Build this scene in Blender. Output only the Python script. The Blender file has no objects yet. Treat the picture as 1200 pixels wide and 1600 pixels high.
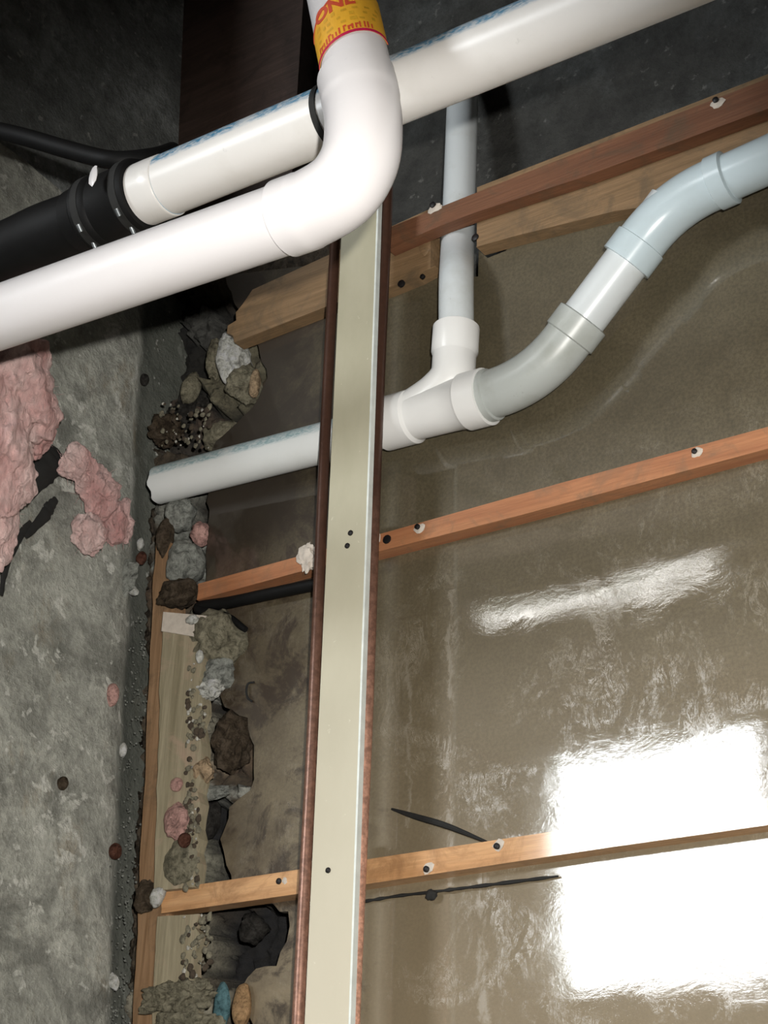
import bpy, bmesh, math, random
from mathutils import Vector, Matrix, noise as mn

# ---------------------------------------------------------------- camera, sky, lights, exposure
S = bpy.context.scene
COL = S.collection
F = 2600.0                                   # focal length in pixels of a 1200 x 1600 frame
DX = Vector((-4167, -1172, -2600)).normalized()
DZ = Vector((160, 5200, -2600)); DZ = (DZ - DX * DZ.dot(DX)).normalized()
DXp = -DX
DY = DZ.cross(DXp)
R = Matrix((DXp, DY, DZ))                    # camera axes -> world axes
AX = R @ Vector((0, 0, -1))
CAM = Vector((1.02980447, -1.46288686, 0.95))

cam_data = bpy.data.cameras.new('camera')
cam = bpy.data.objects.new('camera', cam_data); COL.objects.link(cam)
cam_data.sensor_fit = 'VERTICAL'; cam_data.sensor_height = 36.0; cam_data.lens = 36.0 * F / 1600.0
cam_data.clip_start = 0.01
cam.matrix_world = Matrix.Translation(CAM) @ R.to_4x4()
S.camera = cam

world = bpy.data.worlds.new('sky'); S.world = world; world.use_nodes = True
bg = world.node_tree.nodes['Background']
bg.inputs[0].default_value = (0.93, 0.97, 1.0, 1); bg.inputs[1].default_value = 42.0    # bright overcast daylight, seen through the added window

# the photographer's camera flash, just above the lens
fl = bpy.data.lights.new('camera_flash', 'SPOT')
fl.energy = 124.0; fl.shadow_soft_size = 0.012; fl.spot_size = math.radians(50); fl.spot_blend = 0.7
fl.color = (1.0, 0.965, 0.91)
flo = bpy.data.objects.new('camera_flash', fl); COL.objects.link(flo)
flo.location = CAM + R @ Vector((0.05, 0.085, 0.0))
flo.rotation_euler = (R @ Vector((-0.015, -0.125, -1))).to_track_quat('-Z', 'Y').to_euler()

# added window's sampling aid (portal: emits nothing, only tells the renderer where the daylight enters)
GLARE_WIN = dict(x0=-1.74, x1=-0.86, z0=1.98, z1=2.80, y=-3.40)
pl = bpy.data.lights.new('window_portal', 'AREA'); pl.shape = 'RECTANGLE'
pl.size = GLARE_WIN['x1'] - GLARE_WIN['x0']; pl.size_y = GLARE_WIN['z1'] - GLARE_WIN['z0']
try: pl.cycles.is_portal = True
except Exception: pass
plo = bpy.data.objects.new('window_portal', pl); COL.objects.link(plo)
plo.location = ((GLARE_WIN['x0'] + GLARE_WIN['x1']) / 2, GLARE_WIN['y'] - 0.16, (GLARE_WIN['z0'] + GLARE_WIN['z1']) / 2)
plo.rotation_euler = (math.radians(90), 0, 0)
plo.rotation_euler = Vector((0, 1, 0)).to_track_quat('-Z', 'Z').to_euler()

S.view_settings.view_transform = 'Standard'; S.view_settings.look = 'None'
S.view_settings.exposure = 0.0; S.view_settings.gamma = 1.0
S.view_settings.use_curve_mapping = False

# ---------------------------------------------------------------- survey: points of the place seen along a sight line
def ray(px, py): return (R @ Vector((px - 600.0, 800.0 - py, -F))).normalized()
def at(px, py, y=0.0):                       # on the vertical plane at depth y (0 = face of the panel)
    r = ray(px, py); return CAM + r * ((y - CAM.y) / r.y)
LX0, LZ0, LK = -0.339, 1.272, -0.0686        # battered face of the left foundation wall
def left_x(z): return LX0 + LK * (z - LZ0)
def atl(px, py, off=0.0):                    # on the left wall, standing off it
    r = ray(px, py)
    k = (LX0 + LK * (CAM.z - LZ0) + off - CAM.x) / (r.x - LK * r.z)
    return CAM + r * k
def size_at(p, w): return w * (p - CAM).dot(AX) / F     # metres covered by w pixels at point p

# ---------------------------------------------------------------- material helpers
def new_mat(name):
    m = bpy.data.materials.new(name); m.use_nodes = True
    return m, m.node_tree.nodes, m.node_tree.links, m.node_tree.nodes['Principled BSDF']
def N(ns, t, **kw):
    n = ns.new(t)
    for k, v in kw.items():
        if k.startswith('i_'): n.inputs[int(k[2:])].default_value = v
        else: setattr(n, k, v)
    return n
def ramp(ns, ls, src, stops, interp='LINEAR'):
    r = ns.new('ShaderNodeValToRGB'); e = r.color_ramp.elements; r.color_ramp.interpolation = interp
    while len(e) < len(stops): e.new(0.5)
    for k, (p, c) in enumerate(stops):
        e[k].position = p; e[k].color = (c, c, c, 1) if isinstance(c, (int, float)) else (*c, 1)
    ls.new(src, r.inputs[0]); return r.outputs[0]
def mixc(ns, ls, fac, a, b, mode='MIX'):
    m = ns.new('ShaderNodeMix'); m.data_type = 'RGBA'; m.blend_type = mode
    for sock, v in ((m.inputs[0], fac), (m.inputs[6], a), (m.inputs[7], b)):
        if isinstance(v, (int, float)): sock.default_value = v
        elif isinstance(v, tuple): sock.default_value = (*v, 1)
        else: ls.new(v, sock)
    return m.outputs[2]
def mathn(ns, ls, op, a, b=0.0, c=None, clamp=False):
    m = ns.new('ShaderNodeMath'); m.operation = op; m.use_clamp = clamp
    for k, v in enumerate((a, b) if c is None else (a, b, c)):
        if isinstance(v, (int, float)): m.inputs[k].default_value = v
        else: ls.new(v, m.inputs[k])
    return m.outputs[0]
def tex(ns, ls, vec, scale, detail=6, rough=0.6, stretch=(1, 1, 1), loc=(0, 0, 0), dist=0.0):
    mp = ns.new('ShaderNodeMapping'); mp.inputs['Scale'].default_value = stretch; mp.inputs['Location'].default_value = loc
    ls.new(vec, mp.inputs[0])
    t = ns.new('ShaderNodeTexNoise'); t.inputs['Scale'].default_value = scale
    t.inputs['Detail'].default_value = detail; t.inputs['Roughness'].default_value = rough; t.inputs['Distortion'].default_value = dist
    ls.new(mp.outputs[0], t.inputs['Vector']); return t.outputs[0]
def bump(ns, ls, h, bs, strength, dist, prev=None):
    b = ns.new('ShaderNodeBump'); b.inputs['Strength'].default_value = strength; b.inputs['Distance'].default_value = dist
    ls.new(h, b.inputs['Height'])
    if prev is not None: ls.new(prev, b.inputs['Normal'])
    return b.outputs[0]
def pos(ns): return ns.new('ShaderNodeNewGeometry').outputs['Position']
def obj_co(ns): return ns.new('ShaderNodeTexCoord').outputs['Object']
def uv_co(ns): return ns.new('ShaderNodeTexCoord').outputs['UV']

def mat_plain(name, col, rough=0.6, var=0.15, scale=30, metallic=0.0, bmp=0.2, spec=0.5, bdist=0.002):
    m, ns, ls, b = new_mat(name); c = obj_co(ns)
    n = tex(ns, ls, c, scale)
    lo = tuple(x * (1 - var) for x in col); hi = tuple(min(1, x * (1 + var)) for x in col)
    ls.new(ramp(ns, ls, n, [(0.3, lo), (0.7, hi)]), b.inputs['Base Color'])
    b.inputs['Roughness'].default_value = rough; b.inputs['Metallic'].default_value = metallic
    b.inputs['Specular IOR Level'].default_value = spec
    if bmp: ls.new(bump(ns, ls, n, b, bmp, bdist), b.inputs['Normal'])
    return m

def mat_wood(name, lo, hi, axis='X', rough=0.65, dirt=None, gloss=0.0, knots=True):
    m, ns, ls, b = new_mat(name); p = pos(ns)
    st = (2.0, 40, 40) if axis == 'X' else (40, 40, 2.0)
    g = tex(ns, ls, p, 2.2, 8, 0.6, st, dist=0.6)
    f = tex(ns, ls, p, 9, 8, 0.7, st)
    blot = tex(ns, ls, p, 17, 8, 0.72, dist=0.7)
    c = ramp(ns, ls, g, [(0.3, lo), (0.68, hi)])
    c = mixc(ns, ls, ramp(ns, ls, f, [(0.4, 0.35), (0.62, 0.0)]), c, tuple(x * 0.55 for x in lo))
    c = mixc(ns, ls, ramp(ns, ls, blot, [(0.50, 0.0), (0.64, 0.75)]), c, dirt or tuple(x * 0.6 for x in lo))
    ls.new(c, b.inputs['Base Color']); b.inputs['Roughness'].default_value = rough
    if gloss:
        b.inputs['Coat Weight'].default_value = gloss; b.inputs['Coat Roughness'].default_value = 0.06
    ls.new(bump(ns, ls, f, b, 0.35, 0.002), b.inputs['Normal'])
    return m

def mat_pvc(name, col, rough=0.33, marks=None, grime=0.25, band=(0.0, 0.0)):
    m, ns, ls, b = new_mat(name); o = obj_co(ns)
    n = tex(ns, ls, o, 18, 6, 0.6)
    g = tex(ns, ls, o, 60, 5, 0.7)
    c = mixc(ns, ls, ramp(ns, ls, n, [(0.5, 0.0), (0.75, grime)]), col, (col[0] * 0.62, col[1] * 0.6, col[2] * 0.52))
    c = mixc(ns, ls, ramp(ns, ls, g, [(0.66, 0.0), (0.74, grime)]), c, (0.22, 0.22, 0.2))
    if marks:                                 # faded line of blue printing running along the pipe
        u = uv_co(ns)
        sep = N(ns, 'ShaderNodeSeparateXYZ'); ls.new(u, sep.inputs[0])
        lt = tex(ns, ls, u, 1.0, 3, 0.6, (150, 60, 1))
        lt2 = tex(ns, ls, u, 1.0, 2, 0.5, (26, 3, 1), loc=(3, 0, 0))
        d = mathn(ns, ls, 'ABSOLUTE', mathn(ns, ls, 'SUBTRACT', sep.outputs[1], band[0]))
        inb = ramp(ns, ls, mathn(ns, ls, 'DIVIDE', d, band[1]), [(0.7, 1.0), (1.0, 0.0)])
        k = mathn(ns, ls, 'MULTIPLY', ramp(ns, ls, lt, [(0.42, 0.38), (0.56, 1.0)]), inb)
        k = mathn(ns, ls, 'MULTIPLY', k, ramp(ns, ls, lt2, [(0.3, 0.3), (0.5, 0.95)]))
        c = mixc(ns, ls, k, c, marks)
    ls.new(c, b.inputs['Base Color']); b.inputs['Roughness'].default_value = rough
    ls.new(bump(ns, ls, g, b, 0.08, 0.001), b.inputs['Normal'])
    return m

def mat_concrete(name, cols, speck=0.6, stain=None, rough=0.9, bs=0.6, groove_shade=False):
    m, ns, ls, b = new_mat(name); p = pos(ns)
    big = tex(ns, ls, p, 5, 8, 0.65, dist=0.4); mid = tex(ns, ls, p, 28, 8, 0.7); fine = tex(ns, ls, p, 160, 4, 0.7)
    c = ramp(ns, ls, big, [(0.32, cols[0]), (0.5, cols[1]), (0.66, cols[2])])
    c = mixc(ns, ls, ramp(ns, ls, mid, [(0.35, 0.7), (0.55, 0.0)]), c, tuple(x * 0.55 for x in cols[0]))
    if stain:
        st = tex(ns, ls, p, 9, 7, 0.7, (1.6, 1.6, 0.8), loc=(4, 2, 1.3))
        c = mixc(ns, ls, ramp(ns, ls, st, [(0.56, 0.0), (0.7, 0.75)]), c, stain)
        dk = tex(ns, ls, p, 6.5, 8, 0.7, loc=(1, 7, 3), dist=0.8)
        c = mixc(ns, ls, ramp(ns, ls, dk, [(0.47, 0.0), (0.60, 0.75)]), c, tuple(x * 0.40 for x in cols[0]))
        sp2 = tex(ns, ls, p, 24, 5, 0.6, loc=(3, 5, 1), dist=0.5)
        c = mixc(ns, ls, ramp(ns, ls, sp2, [(0.60, 0.0), (0.64, 0.8)]), c, (0.66, 0.66, 0.60))
    if groove_shade:
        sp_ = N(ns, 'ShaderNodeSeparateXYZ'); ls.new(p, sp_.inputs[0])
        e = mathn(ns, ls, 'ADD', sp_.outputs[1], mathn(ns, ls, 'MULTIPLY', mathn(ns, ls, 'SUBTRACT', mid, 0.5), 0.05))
        c = mixc(ns, ls, ramp(ns, ls, mathn(ns, ls, 'ADD', e, 0.1), [(0.064, 0.0), (0.084, 0.8)]), c, (0.075, 0.085, 0.068))  # greenish shade of the groove painted into the concrete
    sp = tex(ns, ls, p, 55, 3, 0.6, loc=(7, 1, 3))
    c = mixc(ns, ls, ramp(ns, ls, sp, [(0.645, 0.0), (0.70, speck)]), c, (0.62, 0.62, 0.57))
    c = mixc(ns, ls, ramp(ns, ls, fine, [(0.35, 0.35), (0.6, 0.0)]), c, tuple(x * 0.5 for x in cols[0]))
    ls.new(c, b.inputs['Base Color']); b.inputs['Roughness'].default_value = rough
    nb = bump(ns, ls, mid, b, bs, 0.012); nb = bump(ns, ls, fine, b, bs, 0.003, nb)
    ls.new(nb, b.inputs['Normal'])
    return m

def mat_panel():
    m, ns, ls, b = new_mat('sealed_hardboard'); p = pos(ns)
    sep = N(ns, 'ShaderNodeSeparateXYZ'); ls.new(p, sep.inputs[0]); X, Z = sep.outputs[0], sep.outputs[2]
    big = tex(ns, ls, p, 3.2, 6, 0.6); mid = tex(ns, ls, p, 22, 8, 0.65); fine = tex(ns, ls, p, 260, 3, 0.7)
    c = ramp(ns, ls, big, [(0.3, (0.092, 0.076, 0.044)), (0.7, (0.148, 0.122, 0.074))])
    c = mixc(ns, ls, ramp(ns, ls, mid, [(0.35, 0.45), (0.6, 0.0)]), c, (0.062, 0.050, 0.028))
    c = mixc(ns, ls, ramp(ns, ls, fine, [(0.38, 0.55), (0.6, 0.0)]), c, (0.05, 0.042, 0.026))
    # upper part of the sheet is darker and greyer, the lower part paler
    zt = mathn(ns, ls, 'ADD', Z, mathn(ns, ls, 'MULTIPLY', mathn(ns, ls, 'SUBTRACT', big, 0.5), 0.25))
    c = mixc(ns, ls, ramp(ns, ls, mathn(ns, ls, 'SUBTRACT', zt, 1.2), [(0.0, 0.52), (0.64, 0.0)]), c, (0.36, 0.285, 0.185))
    # dark water stains close to the rotten left edge
    wob = mathn(ns, ls, 'MULTIPLY', mathn(ns, ls, 'SUBTRACT', tex(ns, ls, p, 16, 7, 0.7, loc=(2, 5, 0)), 0.5), 0.42)
    xe = mathn(ns, ls, 'ADD', X, wob)
    left = ramp(ns, ls, mathn(ns, ls, 'ADD', xe, 0.42), [(0.14, 1.0), (0.34, 0.0)])
    c = mixc(ns, ls, mathn(ns, ls, 'MULTIPLY', left, 0.85), c, (0.042, 0.028, 0.018))
    bl = tex(ns, ls, p, 13, 8, 0.72, loc=(5, 0, 8), dist=0.6)
    c = mixc(ns, ls, mathn(ns, ls, 'MULTIPLY', ramp(ns, ls, bl, [(0.47, 0.0), (0.56, 0.9)]), ramp(ns, ls, mathn(ns, ls, 'ADD', xe, 0.42), [(0.31, 1.0), (0.41, 0.0)])), c, (0.042, 0.029, 0.019))
    band = ramp(ns, ls, mathn(ns, ls, 'ADD', mathn(ns, ls, 'SUBTRACT', Z, 1.6), mathn(ns, ls, 'MULTIPLY', wob, 0.3)), [(0.22, 0.0), (0.27, 1.0), (0.62, 1.0), (0.68, 0.0)])
    l2 = ramp(ns, ls, mathn(ns, ls, 'ADD', xe, 0.42), [(0.25, 1.0), (0.42, 0.0)])
    c = mixc(ns, ls, mathn(ns, ls, 'MULTIPLY', mathn(ns, ls, 'MULTIPLY', band, l2), 0.85), c, (0.030, 0.023, 0.016))
    # glare haze and scratch marks painted as pale tone, mostly low on the right
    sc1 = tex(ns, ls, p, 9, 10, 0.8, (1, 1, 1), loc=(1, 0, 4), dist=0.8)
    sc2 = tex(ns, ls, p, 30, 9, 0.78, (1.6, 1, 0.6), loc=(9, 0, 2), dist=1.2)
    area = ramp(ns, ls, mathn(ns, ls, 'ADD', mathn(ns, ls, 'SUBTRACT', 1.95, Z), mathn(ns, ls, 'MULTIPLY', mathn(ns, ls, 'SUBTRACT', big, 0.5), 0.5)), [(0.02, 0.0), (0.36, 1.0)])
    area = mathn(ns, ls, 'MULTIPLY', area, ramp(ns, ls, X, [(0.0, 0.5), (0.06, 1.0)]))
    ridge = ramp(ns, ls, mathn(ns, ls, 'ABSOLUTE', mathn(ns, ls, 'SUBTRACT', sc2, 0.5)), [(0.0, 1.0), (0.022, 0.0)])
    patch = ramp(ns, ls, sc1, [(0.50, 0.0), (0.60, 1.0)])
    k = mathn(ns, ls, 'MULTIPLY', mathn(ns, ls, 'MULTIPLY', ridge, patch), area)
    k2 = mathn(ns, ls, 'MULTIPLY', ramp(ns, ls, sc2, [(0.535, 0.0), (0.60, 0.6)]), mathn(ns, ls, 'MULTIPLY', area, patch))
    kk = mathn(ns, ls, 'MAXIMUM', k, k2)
    for px, py, wd, z0, z1 in ((702, 1240, 0.0045, 1.38, 1.72), (754, 1500, 0.008, 1.0, 1.40), (640, 1120, 0.003, 1.45, 1.66)):   # pale scratch streaks painted into the colour
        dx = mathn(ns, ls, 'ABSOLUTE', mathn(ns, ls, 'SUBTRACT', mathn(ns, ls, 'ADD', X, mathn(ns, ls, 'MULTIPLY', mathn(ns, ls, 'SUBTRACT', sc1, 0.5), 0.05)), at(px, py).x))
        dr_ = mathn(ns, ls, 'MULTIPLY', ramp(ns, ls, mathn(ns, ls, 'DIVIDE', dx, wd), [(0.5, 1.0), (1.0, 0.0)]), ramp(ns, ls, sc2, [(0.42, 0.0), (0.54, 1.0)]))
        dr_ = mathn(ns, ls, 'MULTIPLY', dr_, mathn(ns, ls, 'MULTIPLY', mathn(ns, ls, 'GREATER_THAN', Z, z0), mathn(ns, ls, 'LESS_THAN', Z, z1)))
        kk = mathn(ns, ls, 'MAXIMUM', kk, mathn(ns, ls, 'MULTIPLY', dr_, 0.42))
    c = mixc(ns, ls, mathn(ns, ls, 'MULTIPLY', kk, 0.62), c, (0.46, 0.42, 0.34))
    ls.new(c, b.inputs['Base Color'])
    b.inputs['Roughness'].default_value = 0.55; b.inputs['Specular IOR Level'].default_value = 0.35
    b.inputs['Coat Weight'].default_value = 1.0; b.inputs['Coat IOR'].default_value = 1.6  # gloss coat added to mirror the window and tube as glare
    b.inputs['Coat Roughness'].default_value = 0.05
    ls.new(mathn(ns, ls, 'MULTIPLY_ADD', kk, 0.3, 0.035), b.inputs['Coat Roughness'])
    nb = bump(ns, ls, mid, b, 0.12, 0.004); nb = bump(ns, ls, fine, b, 0.1, 0.001, nb)
    ls.new(nb, b.inputs['Normal'])
    wv = tex(ns, ls, p, 4.2, 1, 0.4, (1, 1, 1.5), loc=(0.3, 0, 0.2)); wv2 = tex(ns, ls, p, 22, 7, 0.65, (1, 1, 1.6), dist=0.4)
    cb = bump(ns, ls, wv, b, 1.0, 0.0014); cb = bump(ns, ls, wv2, b, 0.55, 0.0002, cb)
    ls.new(cb, b.inputs['Coat Normal'])
    return m

def mat_copper(name, bright):
    m, ns, ls, b = new_mat(name); p = pos(ns)
    sep = N(ns, 'ShaderNodeSeparateXYZ'); ls.new(p, sep.inputs[0])
    n = tex(ns, ls, p, 30, 7, 0.7, (1, 1, 0.3)); n2 = tex(ns, ls, p, 120, 4, 0.7)
    z = mathn(ns, ls, 'ADD', sep.outputs[2], mathn(ns, ls, 'MULTIPLY', mathn(ns, ls, 'SUBTRACT', n, 0.5), 0.35))
    t = ramp(ns, ls, mathn(ns, ls, 'SUBTRACT', z, 1.2), [(0.05, bright), (0.62, 0.0)])   # tarnish grows towards the top
    c = mixc(ns, ls, t, (0.085, 0.040, 0.026), (0.95, 0.52, 0.37))
    c = mixc(ns, ls, ramp(ns, ls, n2, [(0.4, 0.5), (0.6, 0.0)]), c, (0.06, 0.03, 0.02))
    ls.new(c, b.inputs['Base Color']); b.inputs['Metallic'].default_value = 0.35; b.inputs['Roughness'].default_value = 0.38
    ls.new(bump(ns, ls, n2, b, 0.15, 0.001), b.inputs['Normal'])
    return m

M = {}
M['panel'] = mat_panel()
M['concrete'] = mat_concrete('weathered_concrete', [(0.33, 0.335, 0.29), (0.47, 0.475, 0.42), (0.60, 0.60, 0.53)], 0.8, (0.26, 0.20, 0.12), groove_shade=True)
M['tar'] = mat_concrete('tarred_concrete', [(0.034, 0.034, 0.031), (0.052, 0.052, 0.047), (0.085, 0.09, 0.086)], 0.14)
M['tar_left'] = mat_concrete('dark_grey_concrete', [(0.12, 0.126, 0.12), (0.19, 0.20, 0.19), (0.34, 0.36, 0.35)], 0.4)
M['cavity'] = mat_concrete('sooty_masonry', [(0.016, 0.016, 0.015), (0.026, 0.025, 0.022), (0.05, 0.046, 0.038)], 0.12)  # near-black colour paints the shade inside the cavity
M['lime'] = mat_concrete('whitewashed_masonry', [(0.30, 0.29, 0.27), (0.36, 0.35, 0.32), (0.42, 0.41, 0.38)], 0.2)
M['floor'] = mat_concrete('floor_screed', [(0.16, 0.155, 0.14), (0.22, 0.21, 0.19), (0.26, 0.25, 0.23)], 0.2)
M['dark_timber'] = mat_wood('sooty_timber', (0.05, 0.030, 0.022), (0.085, 0.052, 0.04))
M['joist'] = mat_wood('old_joist', (0.10, 0.06, 0.035), (0.16, 0.10, 0.06), rough=0.8)
M['red_wood'] = mat_wood('reddish_brown_pine', (0.15, 0.058, 0.026), (0.23, 0.10, 0.048), dirt=(0.10, 0.062, 0.034))
M['tan_wood'] = mat_wood('weathered_tan_pine', (0.19, 0.115, 0.052), (0.31, 0.195, 0.10), dirt=(0.13, 0.09, 0.05))
M['orange_wood'] = mat_wood('orange_pine', (0.36, 0.135, 0.058), (0.50, 0.225, 0.10), dirt=(0.24, 0.13, 0.07), gloss=0.5)
M['pale_wood'] = mat_wood('pale_orange_pine', (0.55, 0.28, 0.115), (0.70, 0.41, 0.20), gloss=1.0)
M['stud_wood'] = mat_wood('old_orange_stud', (0.20, 0.11, 0.05), (0.40, 0.25, 0.14), 'Z', dirt=(0.14, 0.09, 0.05))
M['olive_wood'] = mat_wood('olive_grey_board', (0.25, 0.215, 0.135), (0.40, 0.35, 0.24), 'Z', dirt=(0.42, 0.30, 0.22))
M['pvc'] = mat_pvc('white_pvc', (0.74, 0.715, 0.715), grime=0.06)
M['pvc_back'] = mat_pvc('white_pvc_printed', (0.76, 0.74, 0.71), marks=(0.04, 0.22, 0.38), grime=0.2, band=(0.02, 0.10))
M['pvc_wall'] = mat_pvc('white_pvc_wall', (0.80, 0.83, 0.82), marks=(0.30, 0.45, 0.48), grime=0.12, band=(0.0, 0.1))
M['pvc_fitting'] = mat_pvc('white_pvc_fitting', (0.86, 0.86, 0.84), grime=0.05, rough=0.3)
M['pvc_grey'] = mat_pvc('dusty_grey_pvc', (0.47, 0.50, 0.48), grime=0.5, rough=0.35)
M['pvc_dusty'] = mat_pvc('dusty_pale_pvc', (0.66, 0.70, 0.71), grime=0.45, rough=0.28)
M['pvc_blue'] = mat_pvc('bluish_pvc', (0.56, 0.66, 0.70), grime=0.2, rough=0.22)
M['rubber'] = mat_plain('black_rubber', (0.005, 0.005, 0.005), 0.6, 0.2, 40, spec=0.2)
M['black'] = mat_plain('matt_black', (0.012, 0.012, 0.011), 0.8, 0.3, 60)
M['steel'] = mat_plain('clamp_steel', (0.25, 0.27, 0.28), 0.45, 0.4, 80, metallic=0.7)
M['nail'] = mat_plain('dark_nail_steel', (0.012, 0.010, 0.010), 0.5, 0.2, 80, metallic=0.3)
M['filler'] = mat_plain('white_filler', (0.56, 0.50, 0.43), 0.9, 0.15, 90, bmp=0.6)
M['batten'] = None
m, ns, ls, b = new_mat('beige_paint'); p = pos(ns)
n1 = tex(ns, ls, p, 12, 6, 0.6, (1, 1, 0.4)); n2 = tex(ns, ls, p, 90, 5, 0.7); sep = N(ns, 'ShaderNodeSeparateXYZ'); ls.new(p, sep.inputs[0])
c = ramp(ns, ls, n1, [(0.3, (0.40, 0.375, 0.26)), (0.7, (0.50, 0.47, 0.345))])
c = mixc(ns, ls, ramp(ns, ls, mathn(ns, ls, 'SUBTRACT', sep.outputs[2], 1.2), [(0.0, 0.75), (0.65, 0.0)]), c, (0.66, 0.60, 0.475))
c = mixc(ns, ls, ramp(ns, ls, n2, [(0.66, 0.0), (0.72, 0.5)]), c, (0.75, 0.72, 0.6))
ls.new(c, b.inputs['Base Color']); b.inputs['Roughness'].default_value = 0.5
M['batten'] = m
M['white_edge'] = mat_plain('white_edge', (0.72, 0.76, 0.72), 0.4, 0.1, 60)
M['copper_left'] = mat_copper('tarnished_copper', 0.35)
M['copper_right'] = mat_copper('copper', 1.0)
M['label_yellow'] = mat_plain('label_yellow', (0.80, 0.42, 0.035), 0.45, 0.12, 25, bmp=0)
M['label_red'] = mat_plain('label_red', (0.58, 0.075, 0.03), 0.5, 0.1, 40, bmp=0)
M['label_crimson'] = mat_plain('label_crimson', (0.50, 0.012, 0.07), 0.5, 0.1, 40, bmp=0)
M['label_ochre'] = mat_plain('label_ochre', (0.60, 0.33, 0.025), 0.5, 0.2, 60, bmp=0)

def mat_wool():
    m, ns, ls, b = new_mat('pink_glass_wool'); o = obj_co(ns)
    n = tex(ns, ls, o, 16, 6, 0.6, (1, 1, 0.6)); f = tex(ns, ls, o, 90, 6, 0.75, (1.2, 1.2, 0.4), dist=1.0)
    c = ramp(ns, ls, n, [(0.34, (0.60, 0.29, 0.27)), (0.5, (0.76, 0.48, 0.45)), (0.68, (0.84, 0.64, 0.60))])
    c = mixc(ns, ls, ramp(ns, ls, f, [(0.36, 0.6), (0.56, 0.0)]), c, (0.40, 0.22, 0.20))
    ls.new(c, b.inputs['Base Color']); b.inputs['Roughness'].default_value = 1.0; b.inputs['Specular IOR Level'].default_value = 0.05
    b.inputs['Sheen Weight'].default_value = 0.3
    ls.new(bump(ns, ls, f, b, 0.8, 0.012), b.inputs['Normal']); return m
M['wool'] = mat_wool()
M['glass'] = None
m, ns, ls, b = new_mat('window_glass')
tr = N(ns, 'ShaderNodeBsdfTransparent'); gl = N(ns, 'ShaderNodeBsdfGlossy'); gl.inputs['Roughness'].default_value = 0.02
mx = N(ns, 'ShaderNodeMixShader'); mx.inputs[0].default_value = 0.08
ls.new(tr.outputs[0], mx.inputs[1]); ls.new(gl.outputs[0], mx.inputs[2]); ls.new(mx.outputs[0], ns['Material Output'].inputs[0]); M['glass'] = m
m, ns, ls, b = new_mat('lit_tube'); b.inputs['Emission Color'].default_value = (1, 0.98, 0.93, 1); b.inputs['Emission Strength'].default_value = 24.0; M['tube'] = m  # glow of the added tube

# ---------------------------------------------------------------- geometry helpers
def tube_bm(bm, pts, radii, seg=32, cap=True, up=Vector((0, 0, 1))):
    uvl = bm.loops.layers.uv.verify()
    pts = [Vector(p) for p in pts]; rings = []
    if not isinstance(radii, (list, tuple)): radii = [radii] * len(pts)
    tang = []
    for i in range(len(pts)):
        a = pts[max(0, i - 1)]; c = pts[min(len(pts) - 1, i + 1)]
        t = (c - a)
        if t.length < 1e-9: t = tang[-1] if tang else Vector((1, 0, 0))
        tang.append(t.normalized())
    for i in range(len(pts) - 2, -1, -1):
        if (pts[min(i + 1, len(pts) - 1)] - pts[max(0, i - 1)]).length < 1e-9: tang[i] = tang[i + 1]
    n = (up - tang[0] * up.dot(tang[0])).normalized(); ln = 0.0; lens = []
    for i, p in enumerate(pts):
        t = tang[i]; n = (n - t * n.dot(t)).normalized(); bn = t.cross(n)
        if i: ln += (p - pts[i - 1]).length
        lens.append(ln)
        rings.append([bm.verts.new(p + (n * math.cos(a) + bn * math.sin(a)) * radii[i]) for a in (2 * math.pi * k / seg for k in range(seg))])
    for i in range(len(rings) - 1):
        for k in range(seg):
            f = bm.faces.new((rings[i][k], rings[i][(k + 1) % seg], rings[i + 1][(k + 1) % seg], rings[i + 1][k])); f.smooth = True
            vs = (k / seg, (k + 1) / seg, (k + 1) / seg, k / seg); us = (lens[i], lens[i], lens[i + 1], lens[i + 1])
            for lp, u, v in zip(f.loops, us, vs): lp[uvl].uv = (u, v if v <= 0.5 else v - 1.0) if k + 1 <= seg // 2 else (u, v - 1.0)
    if cap:
        bm.faces.new(list(reversed(rings[0]))); bm.faces.new(rings[-1])
    return rings
def spline(ctrl, n=10):                       # Catmull-Rom through the control points
    c = [Vector(p) for p in ctrl]; c = [c[0] * 2 - c[1]] + c + [c[-1] * 2 - c[-2]]; out = []
    for i in range(1, len(c) - 2):
        for k in range(n):
            t = k / n
            out.append(0.5 * ((2 * c[i]) + (c[i + 1] - c[i - 1]) * t + (2 * c[i - 1] - 5 * c[i] + 4 * c[i + 1] - c[i + 2]) * t * t + (3 * c[i] - c[i - 1] - 3 * c[i + 1] + c[i + 2]) * t ** 3))
    out.append(c[-2]); return out
def bend(a, v, b, r, n=14):                   # straight - arc - straight through corner v, tangent length r
    a, v, b = Vector(a), Vector(v), Vector(b); p0 = v + (a - v).normalized() * r; p1 = v + (b - v).normalized() * r
    return [p0 * (1 - t) ** 2 + v * 2 * t * (1 - t) + p1 * t * t for t in (k / n for k in range(n + 1))]
def sharp(o, ang=40):
    me = o.data
    for p in me.polygons: p.use_smooth = True
    try: me.set_sharp_from_angle(angle=math.radians(ang))
    except Exception: pass
def finish(name, bm, mat, parent=None, loc=None, smooth=True, ang=40):
    off = parent.location if parent is not None and loc is None else Vector(loc or (0, 0, 0))
    if parent is not None and parent.parent is not None and loc is None: off = parent['_o']
    off = Vector(off)
    bmesh.ops.recalc_face_normals(bm, faces=bm.faces)
    bmesh.ops.translate(bm, verts=bm.verts, vec=-off)
    me = bpy.data.meshes.new(name); bm.to_mesh(me); bm.free(); me.materials.append(mat)
    o = bpy.data.objects.new(name, me); COL.objects.link(o)
    if parent is not None: o.parent = parent
    else: o.location = off
    o['_o'] = tuple(off)
    if smooth: sharp(o, ang)
    return o
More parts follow.
